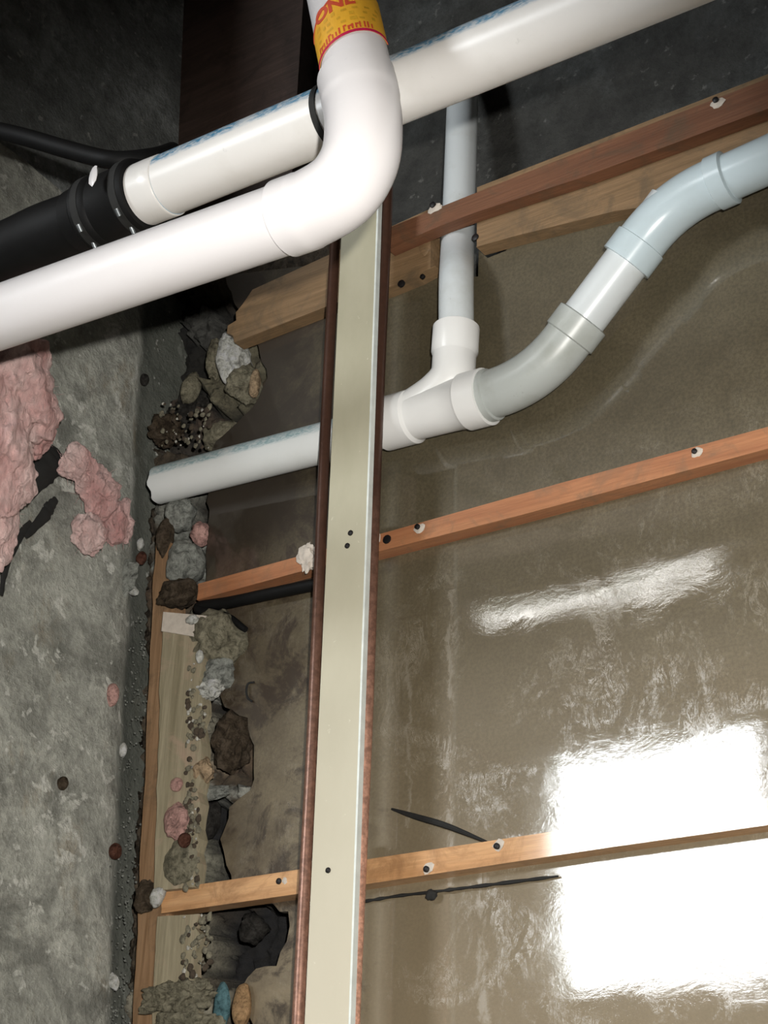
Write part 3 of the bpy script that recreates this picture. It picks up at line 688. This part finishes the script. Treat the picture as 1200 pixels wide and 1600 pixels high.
tube_bm(bm, ps, [lr2 * r for a, r in seq], 40); finish('sleeve', bm, M['rubber'], cp, ang=35)
for a in (-0.010, -0.062):
    bm = bmesh.new(); q = e0 + dl * a
    tube_bm(bm, [q - dl * 0.0045, q - dl * 0.0045, q + dl * 0.0045, q + dl * 0.0045], [lr2 * 1.2, lr2 * 1.29, lr2 * 1.29, lr2 * 1.2], 40)
    cl = finish('clamp', bm, M['black'], cp, ang=35)
    fr = (CAM - q); fr = (fr - dl * fr.dot(dl)).normalized(); dn = dl.cross(fr); dn = dn if dn.z < 0 else -dn
    for ang in (0.15, 0.75):
        s = q + (fr * math.cos(ang) + dn * math.sin(ang)) * lr2 * 1.30
        bm = bmesh.new(); tube_bm(bm, [s - dn * 0.004, s + dn * 0.004], 0.0024, 10); finish('clamp_screw', bm, M['steel'], cl)
tg = at(146, 276, YL - 0.05); bm = bmesh.new(); lump_bm(bm, tg, (0.0055, 0.002, 0.0125), 4, 2, 0.2); o = finish('tag', bm, M['pvc'], cp); o['label'] = 'small white tag on the black coupling'
bp = e0 + dl * (-0.0905)
bm = bmesh.new(); bend_ = to_left_wall(bp, -dl, 0.014); bpts = spline([bp, bp + (bend_ - bp) * 0.5, bend_], 12); tube_bm(bm, bpts, [lr2 * (1.05 + 0.05 * math.sin(k * 0.45) ** 2) for k in range(len(bpts))], 36)
tag(finish('black_pipe', bm, M['rubber'], None, bp), 'black drain pipe running left from the rubber coupling', 'pipe')
bm = bmesh.new(); tube_bm(bm, spline([to_left_wall(at(-60, 192, YL - 0.02), (at(-60, 192, YL - 0.02) - at(30, 212, YL - 0.02)).normalized(), 0.014), at(-60, 192, YL - 0.02), at(30, 212, YL - 0.02), at(110, 235, YL - 0.01), at(175, 250, YL), at(235, 246, YL + 0.03), at(270, 236, YL + 0.07)], 8), 0.0098, 16)
tag(finish('cable', bm, M['rubber'], None, at(110, 235, YL)), 'thick black cable sagging above the rubber coupling at upper left', 'cable')

# ---------------------------------------------------------------- dark timber above the panel on the left
ya = 0.06
struct(box('trim_1', (at(275, 60, ya).x, ya, 2.36), (at(470, 60, ya).x, 0.10, ZC), M['dark_timber'], None, 0.004))

# ---------------------------------------------------------------- corner stud and grey board
st = thing('corner_stud', at(228, 1300, -0.02), 'old orange-brown upright stud in the corner beside the concrete wall', 'stud')
def lean_board(name, q, y0, y1, mat, parent, seed, amp=0.0015):
    L0, L1, R1, R0 = (xz(*p, y0) for p in q)          # left-top, left-bottom, right-bottom, right-top
    if q[1][1] > 1650:
        L1, R1 = (tuple(a + (b - a) * (a2 - 0.001) / max(1e-6, a2 - b2) for a, b in zip(t_, u_)) for t_, u_, a2, b2 in ((L0, L1, L0[1], L1[1]), (R0, R1, R0[1], R1[1])))
    left = ragged([L0, L1], amp, 0.02, seed); right = ragged([R1, R0], amp * 2.4, 0.014, seed + 1)
    bm = bmesh.new(); prism(bm, left + right, y0, y1); return finish(name, bm, mat, parent, smooth=False)
lean_board('board', ((243, 838), (204, 1680), (262, 1680), (272, 850)), -0.012, 0.008, M['stud_wood'], st, 2)
gb = thing('grey_board', at(270, 1390, -0.02), 'olive grey upright board with a white top end, right of the corner stud', 'board')
lean_board('board', ((254, 960), (240, 1392), (303, 1386), (318, 962)), -0.030, -0.0125, M['olive_wood'], gb, 6, 0.002)
o = lean_board('white_end', ((255, 956), (252, 986), (312, 996), (322, 962)), -0.0325, -0.0285, M['filler'], gb, 8, 0.003)
gb2 = thing('grey_board', at(270, 1680, -0.02), 'olive grey board below the bottom strip, left of the black hole', 'board')
lean_board('board', ((246, 1432), (232, 1690), (300, 1690), (312, 1428)), -0.026, -0.0125, M['olive_wood'], gb2, 16, 0.003)

# black bent cable under the middle strip
bm = bmesh.new()
pts = spline([at(500, 912, -0.012), at(440, 924, -0.013), at(360, 941, -0.014), at(318, 947, -0.014), at(312, 952, -0.015), at(330, 959, -0.014), at(358, 966, -0.012), at(384, 984, -0.008)], 8)
tube_bm(bm, pts, [0.0075 - 0.004 * max(0, (k - 38) / 20) for k in range(len(pts))], 14)
tag(finish('bent_cable', bm, M['rubber'], None, at(400, 935, -0.012)), 'black cable bent back on itself under the left end of the middle strip', 'cable')
# wad of filler where the middle strip meets the pipe
bm = bmesh.new(); p = at(481, 871, Y1 - 0.006); lump_bm(bm, p, (0.013, 0.007, 0.017), 21, 4, 0.4, 2.2)
tag(finish('filler_wad', bm, M['filler'], None, p), 'white fluffy wad on the middle strip, left of the copper pipe', 'filler')

# ---------------------------------------------------------------- pink insulation hanging on the left wall
def wool(name, blobs, label, seed):
    loc = blobs[0][0]; bm = bmesh.new()
    for k, (c, s, sd) in enumerate(blobs):
        for v in lump_bm(bm, c, s, sd, 6, 0.30, 1.5, None, 7):
            q = v.co
            v.co += Vector((mn.noise(q * 70), mn.noise(q * 70 + Vector((9, 0, 0))), mn.noise(q * 70 + Vector((0, 9, 0))))) * 0.0035
    t = thing(name, loc, label, 'insulation', 'pink insulation on the concrete wall')
    finish('wool', bm, M['wool'], t, ang=180)
    rnd = random.Random(seed); bm = bmesh.new()
    for c, s, sd in blobs:
        for k in range(30):
            d = Vector((rnd.gauss(0, 1), rnd.gauss(0, 1), rnd.gauss(0, 1))).normalized()
            a = c + Vector((d.x * s[0], d.y * s[1], d.z * s[2])) * 0.98
            pts = [a]; w_ = (d + Vector((rnd.uniform(-1, 1), rnd.uniform(-1, 1), rnd.uniform(-1, 1))) * 0.8).normalized()
            for j in range(3):
                w_ = (w_ + Vector((rnd.uniform(-1, 1), rnd.uniform(-1, 1), rnd.uniform(-1.2, 0.8))) * 0.5).normalized(); pts.append(pts[-1] + w_ * 0.004)
            tube_bm(bm, pts, [0.0003, 0.0003, 0.0002, 0.0001], 3, cap=False)
    f = finish('loose_fibres', bm, M['wool'], t); f['kind'] = 'stuff'
    return t
def lw(px, py, off): return atl(px, py, off)
wool('insulation_batt', [(lw(12, 600, 0.07), (0.045, 0.07, 0.075), 1), (lw(48, 650, 0.06), (0.03, 0.035, 0.05), 2), (lw(0, 700, 0.07), (0.03, 0.05, 0.08), 3), (lw(-12, 800, 0.05), (0.02, 0.035, 0.07), 12)],
     'large pink insulation wad at the left edge, under the white pipe', 1)
wool('insulation_tuft', [(lw(122, 728, 0.026), (0.015, 0.028, 0.024), 4), (lw(152, 766, 0.02), (0.018, 0.032, 0.034), 5), (lw(140, 835, 0.02), (0.016, 0.022, 0.026), 6), (lw(185, 815, 0.016), (0.016, 0.024, 0.03), 7)],
     'small pink insulation tuft on the concrete wall, right of the large wad', 2)
# black strips standing in for the shaded gap between the two
fp = thing('facing_paper', lw(80, 780, 0.01), 'torn black facing paper between the pink insulation wads', 'paper')
for k, (c, wdt) in enumerate((([(44, 770), (70, 735), (84, 716), (92, 708)], 44), ([(40, 838), (70, 805), (78, 792), (88, 780)], 20), ([(2, 930), (10, 880), (30, 840), (48, 815)], 15))):
    bm = bmesh.new(); pts = spline([lw(x, y, 0.012) for x, y in c], 6); s = size_at(pts[0], 1)
    rd = random.Random(k); tube_bm(bm, pts, [s * wdt * (0.35 + 0.65 * math.sin(math.pi * (j + 1) / (len(pts) + 1))) * rd.uniform(0.8, 1.1) * 0.6 for j in range(len(pts))], 8)
    for v in bm.verts: v.co.x = left_x(v.co.z) + 0.012 + (v.co.x - left_x(v.co.z) - 0.012) * 0.3
    finish('paper_strip', bm, M['black'], fp)

# ---------------------------------------------------------------- crumbling mortar bed between the corner boards and the sheet
def proj(p):
    c = R.transposed() @ (p - CAM); return 600 - c.x / c.z * F, 800 + c.y / c.z * F
BED = [  # centre px, py, radii, colour, how far it falls back (m); near-black patches paint the holes' shade
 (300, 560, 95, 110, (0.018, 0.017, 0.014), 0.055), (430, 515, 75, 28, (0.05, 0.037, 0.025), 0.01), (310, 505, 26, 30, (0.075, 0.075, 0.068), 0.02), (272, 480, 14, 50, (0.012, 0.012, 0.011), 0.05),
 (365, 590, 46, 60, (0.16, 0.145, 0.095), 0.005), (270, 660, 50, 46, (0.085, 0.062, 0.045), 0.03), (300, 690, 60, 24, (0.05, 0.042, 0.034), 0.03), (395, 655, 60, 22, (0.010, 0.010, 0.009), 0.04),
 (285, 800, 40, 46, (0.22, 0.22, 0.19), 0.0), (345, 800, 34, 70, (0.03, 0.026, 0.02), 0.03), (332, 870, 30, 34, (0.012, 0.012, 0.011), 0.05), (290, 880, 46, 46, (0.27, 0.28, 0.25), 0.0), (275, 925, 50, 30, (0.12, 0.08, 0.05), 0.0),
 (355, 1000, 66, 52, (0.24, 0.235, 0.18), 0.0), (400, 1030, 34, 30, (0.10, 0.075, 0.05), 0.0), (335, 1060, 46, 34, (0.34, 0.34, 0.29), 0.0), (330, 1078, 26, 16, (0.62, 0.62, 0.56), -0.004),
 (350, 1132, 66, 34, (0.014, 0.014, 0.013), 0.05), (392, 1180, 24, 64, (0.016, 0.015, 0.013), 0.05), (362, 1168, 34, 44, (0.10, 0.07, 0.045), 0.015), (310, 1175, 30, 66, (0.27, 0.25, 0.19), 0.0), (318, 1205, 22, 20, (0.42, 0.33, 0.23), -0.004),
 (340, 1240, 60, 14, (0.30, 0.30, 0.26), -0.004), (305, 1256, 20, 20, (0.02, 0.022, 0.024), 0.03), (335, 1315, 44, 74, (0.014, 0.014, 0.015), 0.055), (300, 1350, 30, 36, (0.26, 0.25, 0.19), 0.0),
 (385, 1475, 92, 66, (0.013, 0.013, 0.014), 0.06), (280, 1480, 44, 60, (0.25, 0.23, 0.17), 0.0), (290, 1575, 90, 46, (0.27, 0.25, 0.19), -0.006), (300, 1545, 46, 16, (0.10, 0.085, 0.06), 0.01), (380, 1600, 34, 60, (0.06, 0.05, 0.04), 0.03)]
bm = bmesh.new(); nx, nz_ = 84, 600; cols = []; rows = []
cl = bm.verts.layers.float_color.new('tint')
for j in range(nz_ + 1):
    row = []
    for i in range(nx + 1):
        x = -0.43 + 0.33 * i / nx; z = 0.001 + 2.359 * j / nz_; q = Vector((x, 0.03, z))
        px, py = proj(q)
        px += mn.fractal(Vector((x * 38, 3, z * 38)), 0.9, 2.0, 5) * 17; py += mn.fractal(Vector((x * 38, 9, z * 38)), 0.9, 2.0, 5) * 17
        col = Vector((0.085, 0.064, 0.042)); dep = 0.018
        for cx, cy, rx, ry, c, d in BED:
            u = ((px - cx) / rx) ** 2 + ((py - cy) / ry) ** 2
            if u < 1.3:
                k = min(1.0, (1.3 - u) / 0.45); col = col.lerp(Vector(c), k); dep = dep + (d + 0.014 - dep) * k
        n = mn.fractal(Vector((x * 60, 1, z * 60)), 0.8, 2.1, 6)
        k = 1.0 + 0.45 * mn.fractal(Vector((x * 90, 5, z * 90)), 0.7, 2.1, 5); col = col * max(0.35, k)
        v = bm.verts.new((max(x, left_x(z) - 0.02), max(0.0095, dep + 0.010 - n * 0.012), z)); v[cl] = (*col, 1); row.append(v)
    rows.append(row)
for j in range(nz_):
    for i in range(nx): bm.faces.new((rows[j][i], rows[j][i + 1], rows[j + 1][i + 1], rows[j + 1][i]))
m, ns, ls, b = new_mat('crumbling_mortar'); at_ = N(ns, 'ShaderNodeVertexColor', layer_name='tint'); p = pos(ns)
f1 = tex(ns, ls, p, 120, 6, 0.75); f2 = tex(ns, ls, p, 45, 6, 0.7)
c = mixc(ns, ls, ramp(ns, ls, f1, [(0.3, 0.75), (0.55, 0.0)]), at_.outputs[0], (0.02, 0.018, 0.015))
ls.new(c, b.inputs['Base Color']); b.inputs['Roughness'].default_value = 0.95
ls.new(bump(ns, ls, f1, b, 0.8, 0.004, bump(ns, ls, f2, b, 0.8, 0.01)), b.inputs['Normal'])
M['mortar'] = m
struct(finish('wall_back.002', bm, m, None, (-0.27, 0.05, 0.001), ang=180))

# ---------------------------------------------------------------- rubble, mortar and crumbs in the rotten gap
DM = {}
def dmat(key, col):
    if key not in DM:
        m, ns, ls, b = new_mat('rubble_' + key); p = pos(ns)
        a = tex(ns, ls, p, 75, 8, 0.75, dist=0.6); f = tex(ns, ls, p, 190, 5, 0.75)
        c = ramp(ns, ls, a, [(0.36, tuple(x * 0.35 for x in col)), (0.48, col), (0.60, tuple(min(0.75, x * 1.35 + 0.015) for x in col))])
        c = mixc(ns, ls, ramp(ns, ls, f, [(0.34, 0.7), (0.5, 0.0)]), c, tuple(x * 0.3 for x in col))
        ls.new(c, b.inputs['Base Color']); b.inputs['Roughness'].default_value = 0.95; b.inputs['Specular IOR Level'].default_value = 0.15
        ls.new(bump(ns, ls, f, b, 0.7, 0.003, bump(ns, ls, a, b, 0.9, 0.008)), b.inputs['Normal']); DM[key] = m
    return DM[key]
dmat('olive', (0.24, 0.22, 0.155)); dmat('white', (0.66, 0.66, 0.60)); dmat('brown', (0.075, 0.055, 0.036)); dmat('tan', (0.40, 0.29, 0.18))
dmat('pink', (0.56, 0.33, 0.29)); dmat('rust', (0.10, 0.04, 0.025)); dmat('dark', (0.035, 0.032, 0.028)); dmat('teal', (0.10, 0.20, 0.22)); dmat('grey', (0.28, 0.29, 0.26)); dmat('wood', (0.42, 0.26, 0.13))
def rock(name, px, py, y, w, h, mat, seed, label, cat, sub=4, amp=0.3, depth=None, where=None, rot=0.0, freq=1.7, group=None):
    p = where or at(px, py, y); s = size_at(p, 1); bm = bmesh.new()
    rm = Matrix.Rotation(math.radians(rot), 3, 'Y'); amp *= 0.62; w *= 1.12; h *= 1.12
    lump_bm(bm, p, (w * s / 2, depth or min(w, h) * s / 2, h * s / 2), seed, sub, amp, freq, rm, 5)
    o = finish(name, bm, dmat(mat, None), None, p, ang=50); tag(o, label, cat, group); return o
MC = 'mortar'
rock('mortar_chunk', 366, 562, 0.01, 44, 86, 'white', 1, 'white mortar chunk in the black hole above the wall drain', MC, 4, 0.4, rot=-14)
rock('mortar_chunk', 337, 560, 0.02, 26, 62, 'olive', 2, 'olive mortar lump left of the white chunk', MC, 4)
rock('mortar_chunk', 382, 600, 0.012, 48, 60, 'olive', 3, 'olive mortar lump just under the white chunk', MC, 4, 0.5)
rock('mortar_chunk', 398, 600, 0.0, 16, 46, 'tan', 4, 'narrow pale sliver hanging right below the white chunk', MC, 3)
rock('mortar_chunk', 298, 606, 0.04, 28, 46, 'olive', 5, 'small olive lump alone in the black hole, nearest the concrete edge', MC, 3, rot=20)
rock('mortar_chunk', 345, 680, 0.015, 58, 40, 'olive', 7, 'olive lump resting on top of the wall drain', MC, 4)
rock('mortar_chunk', 260, 672, -0.005, 46, 44, 'brown', 8, 'dark brown rubble lump above the broken end of the wall drain', MC, 4, 0.5, freq=3)
rock('mortar_chunk', 304, 655, 0.075, 70, 76, 'dark', 9, 'blackish rubble heap deep in the hole above the drain', MC, 4, 0.5, freq=3)
rock('mortar_chunk', 282, 805, 0.0, 42, 46, 'grey', 10, 'grey mortar lump directly below the broken drain end', MC, 4)
rock('mortar_chunk', 290, 880, -0.01, 56, 66, 'grey', 11, 'grey block beside the stud top, left of the middle strip', MC, 4, 0.25)
rock('mortar_chunk', 258, 840, -0.012, 24, 60, 'brown', 12, 'brown crumbly lump at the top of the corner stud', MC, 4)
rock('pink_crumb', 312, 835, -0.004, 28, 34, 'pink', 13, 'pink crumb right of the grey lump below the drain end', 'crumb', 3, 0.5)
rock('mortar_chunk', 280, 930, -0.018, 62, 40, 'brown', 14, 'brown rubble lump left of the end of the middle strip', MC, 4, 0.5)
rock('mortar_chunk', 345, 1000, -0.004, 80, 84, 'olive', 15, 'large olive mortar lump below the bent black cable', MC, 4, 0.45)
rock('mortar_chunk', 340, 1052, -0.006, 60, 46, 'grey', 16, 'grey mortar lump above the white crumbs', MC, 4, 0.4)
rock('white_crumb', 328, 1078, -0.022, 42, 26, 'white', 17, 'white crumb pile above the round black hole', 'crumb', 4, 0.6, freq=2.6)
rock('white_crumb', 312, 1026, -0.036, 11, 20, 'white', 18, 'small oval white crumb on the right edge of the grey board', 'crumb', 3, 0.2)
rock('white_crumb', 300, 968, -0.036, 20, 14, 'white', 19, 'white flake on the white end of the grey board', 'crumb', 3, 0.3)
rock('mortar_chunk', 364, 1158, 0.012, 54, 86, 'brown', 20, 'dark brown flaking lump inside the round black hole', MC, 4, 0.35, freq=3)
rock('mortar_chunk', 304, 1175, -0.012, 36, 96, 'olive', 21, 'tall olive mortar lump left of the round black hole', MC, 4, 0.5)
rock('mortar_chunk', 316, 1205, -0.02, 30, 34, 'tan', 22, 'tan curled lump at the lower left of the round black hole', MC, 4, 0.5)
rock('mortar_chunk', 330, 1240, -0.004, 62, 20, 'grey', 23, 'flat grey ledge of mortar under the round black hole', MC, 4, 0.5)
rock('mortar_chunk', 305, 1262, -0.008, 30, 34, 'dark', 29, 'black mortar lump right above the pink crumb', MC, 3, 0.4)
rock('mortar_chunk', 282, 1345, -0.033, 60, 66, 'olive', 24, 'olive crust on the grey board just above the bottom strip', MC, 4, 0.35, depth=0.006)
rock('pink_crumb', 277, 1284, -0.036, 42, 50, 'pink', 25, 'large pink crumb stuck on the grey board', 'crumb', 4, 0.35, depth=0.010)
rock('pink_crumb', 174, 1086, 0, 26, 34, 'pink', 26, 'round pink crumb stuck on the bare concrete wall', 'crumb', 3, 0.15, depth=0.008, where=atl(174, 1086, 0.003))
rock('rust_knob', 288, 1313, -0.042, 20, 22, 'rust', 27, 'round rust-brown knob under the large pink crumb', 'knob', 3, 0.12, depth=0.007)
rock('rust_knob', 180, 1330, 0, 18, 24, 'rust', 28, 'round rust-brown knob on the concrete wall beside the dark groove', 'knob', 3, 0.12, depth=0.008, where=atl(180, 1330, 0.004))
rock('rust_knob', 98, 1224, 0, 16, 20, 'brown', 30, 'small brown knob on the brown stain of the concrete wall', 'knob', 3, 0.15, depth=0.007, where=atl(98, 1224, 0.003))
rock('rust_knob', 276, 1226, -0.033, 20, 20, 'pink', 31, 'round dull pink knob on the grey board', 'knob', 3, 0.12, depth=0.006)
rock('rust_knob', 221, 872, -0.02, 16, 20, 'rust', 32, 'round brown knob beside the stud top, right of the pink tuft', 'knob', 3, 0.12, depth=0.007, where=atl(221, 872, 0.004))
rock('white_crumb', 246, 1402, -0.03, 20, 28, 'white', 33, 'white chip at the left end of the bottom strip', 'crumb', 3, 0.3, rot=25)
rock('mortar_chunk', 228, 1400, -0.027, 40, 44, 'brown', 34, 'brown crumbly lump at the left end of the bottom strip', MC, 4, 0.5, depth=0.01)
rock('mortar_chunk', 280, 1560, -0.02, 110, 56, 'olive', 35, 'wide olive rubble lump at the bottom, left of the teal scrap', MC, 5, 0.6, depth=0.02, freq=2.6)
rock('mortar_chunk', 290, 1612, -0.036, 130, 60, 'olive', 36, 'olive rubble lump cut by the bottom edge of the view', MC, 5, 0.6, depth=0.02, freq=2.6)
rock('teal_scrap', 346, 1576, -0.006, 28, 66, 'teal', 37, 'teal scrap standing in the rubble at the bottom', 'scrap', 3, 0.3, depth=0.006)
rock('wood_scrap', 378, 1572, -0.006, 30, 64, 'wood', 38, 'rounded tan wood scrap right of the teal scrap', 'scrap', 3, 0.15, depth=0.008)
rock('mortar_chunk', 322, 1280, 0.03, 40, 60, 'dark', 39, 'black rubble lump in the tall hole right of the pink crumb', MC, 3, 0.4)
rock('mortar_chunk', 396, 1452, 0.03, 40, 40, 'dark', 40, 'dark grey lump in the black hole below the bottom strip', MC, 3, 0.5)
rock('white_crumb', 192, 1160, 0, 13, 22, 'white', 41, 'small oblong white crumb on the concrete beside the dark groove', 'crumb', 3, 0.15, depth=0.004, where=atl(192, 1172, 0.002))
rock('white_crumb', 178, 1534, 0, 16, 28, 'white', 42, 'white flake near the bottom of the concrete wall', 'crumb', 3, 0.3, depth=0.004, where=atl(178, 1534, 0.002), rot=-25)
rock('white_crumb', 213, 855, 0, 12, 18, 'white', 43, 'white flake just above the round brown knob, right of the pink tuft', 'crumb', 3, 0.3, depth=0.004, where=atl(219, 850, 0.003))
rock('white_crumb', 207, 920, 0, 26, 12, 'white', 44, 'slanted pinkish white flake left of the corner stud top', 'crumb', 3, 0.3, depth=0.004, where=atl(207, 922, 0.003), rot=35)
rock('mortar_chunk', 196, 895, 0, 50, 60, 'grey', 45, 'pale grey mortar smear on the concrete below the pink tuft', MC, 4, 0.4, depth=0.006, where=atl(193, 905, 0.0))
rock('dark_plug', 226, 593, 0, 14, 20, 'dark', 46, 'small black oval plug near the edge of the concrete, above the wall drain', 'plug', 3, 0.15, depth=0.005, where=atl(226, 593, 0.002), rot=-20)  # black lump drawn in place of a dark hole
bm = bmesh.new(); tube_bm(bm, spline([at(397, 1066, -0.002), at(388, 1068, -0.003), at(385, 1078, -0.004), at(387, 1090, -0.004), at(394, 1096, -0.002)], 6), 0.0014, 8)
tag(finish('wire', bm, M['black'], None, at(390, 1080, -0.002)), 'tiny curled black wire on the sheet, right of the white crumb pile', 'wire')
# fine crumbs clinging to the dark groove between concrete and stud: uncountable
bm = bmesh.new(); rc = random.Random(11)
for k in range(240):
    py = rc.uniform(960, 1600); px = 235 - (py - 840) * 0.048 + rc.gauss(-13, 9)
    p = atl(px, py, 0.001); r = rc.uniform(0.0006, 0.0018)
    bmesh.ops.create_icosphere(bm, subdivisions=1, radius=r, matrix=Matrix.Translation(p))
tag(finish('grit', bm, dmat('grey', None), None, atl(215, 1590, 0)), 'pale grit clinging to the edge of the concrete wall along the dark groove', 'grit', kind='stuff')
# loose crumbs lying in the rotten gap: uncountable
bm = bmesh.new(); rc = random.Random(31); cl = bm.verts.layers.float_color.new('tint')
for k in range(330):
    x0, x1, ya, yb = rc.choice(((292, 322, 1095, 1155), (289, 306, 1030, 1390), (297, 312, 1225, 1390), (285, 330, 1430, 1530), (250, 328, 630, 700), (288, 300, 1240, 1300)))
    px, py = rc.uniform(x0, x1), rc.uniform(ya, yb); col, rr_ = rc.choice((((0.24, 0.22, 0.155), 0.0042), ((0.24, 0.22, 0.155), 0.004), ((0.62, 0.6, 0.53), 0.0026), ((0.08, 0.058, 0.038), 0.0044)))
    r = rr_ * rc.uniform(0.35, 1.0); p = at(px, py, -0.0305 - r * 0.85)
    for v in lump_bm(bm, p, (r, r * 0.55, r * rc.uniform(0.7, 1.4)), k, 2, 0.3, 1.8): v[cl] = (*col, 1)
tag(finish('crumbs', bm, M['mortar'], None, at(300, 1390, -0.031), ang=50), 'mixed pale and dark crumbs scattered along the edge of the grey boards', 'crumbs', kind='stuff')
for o in bpy.data.objects:
    if '_o' in o.keys(): del o['_o']
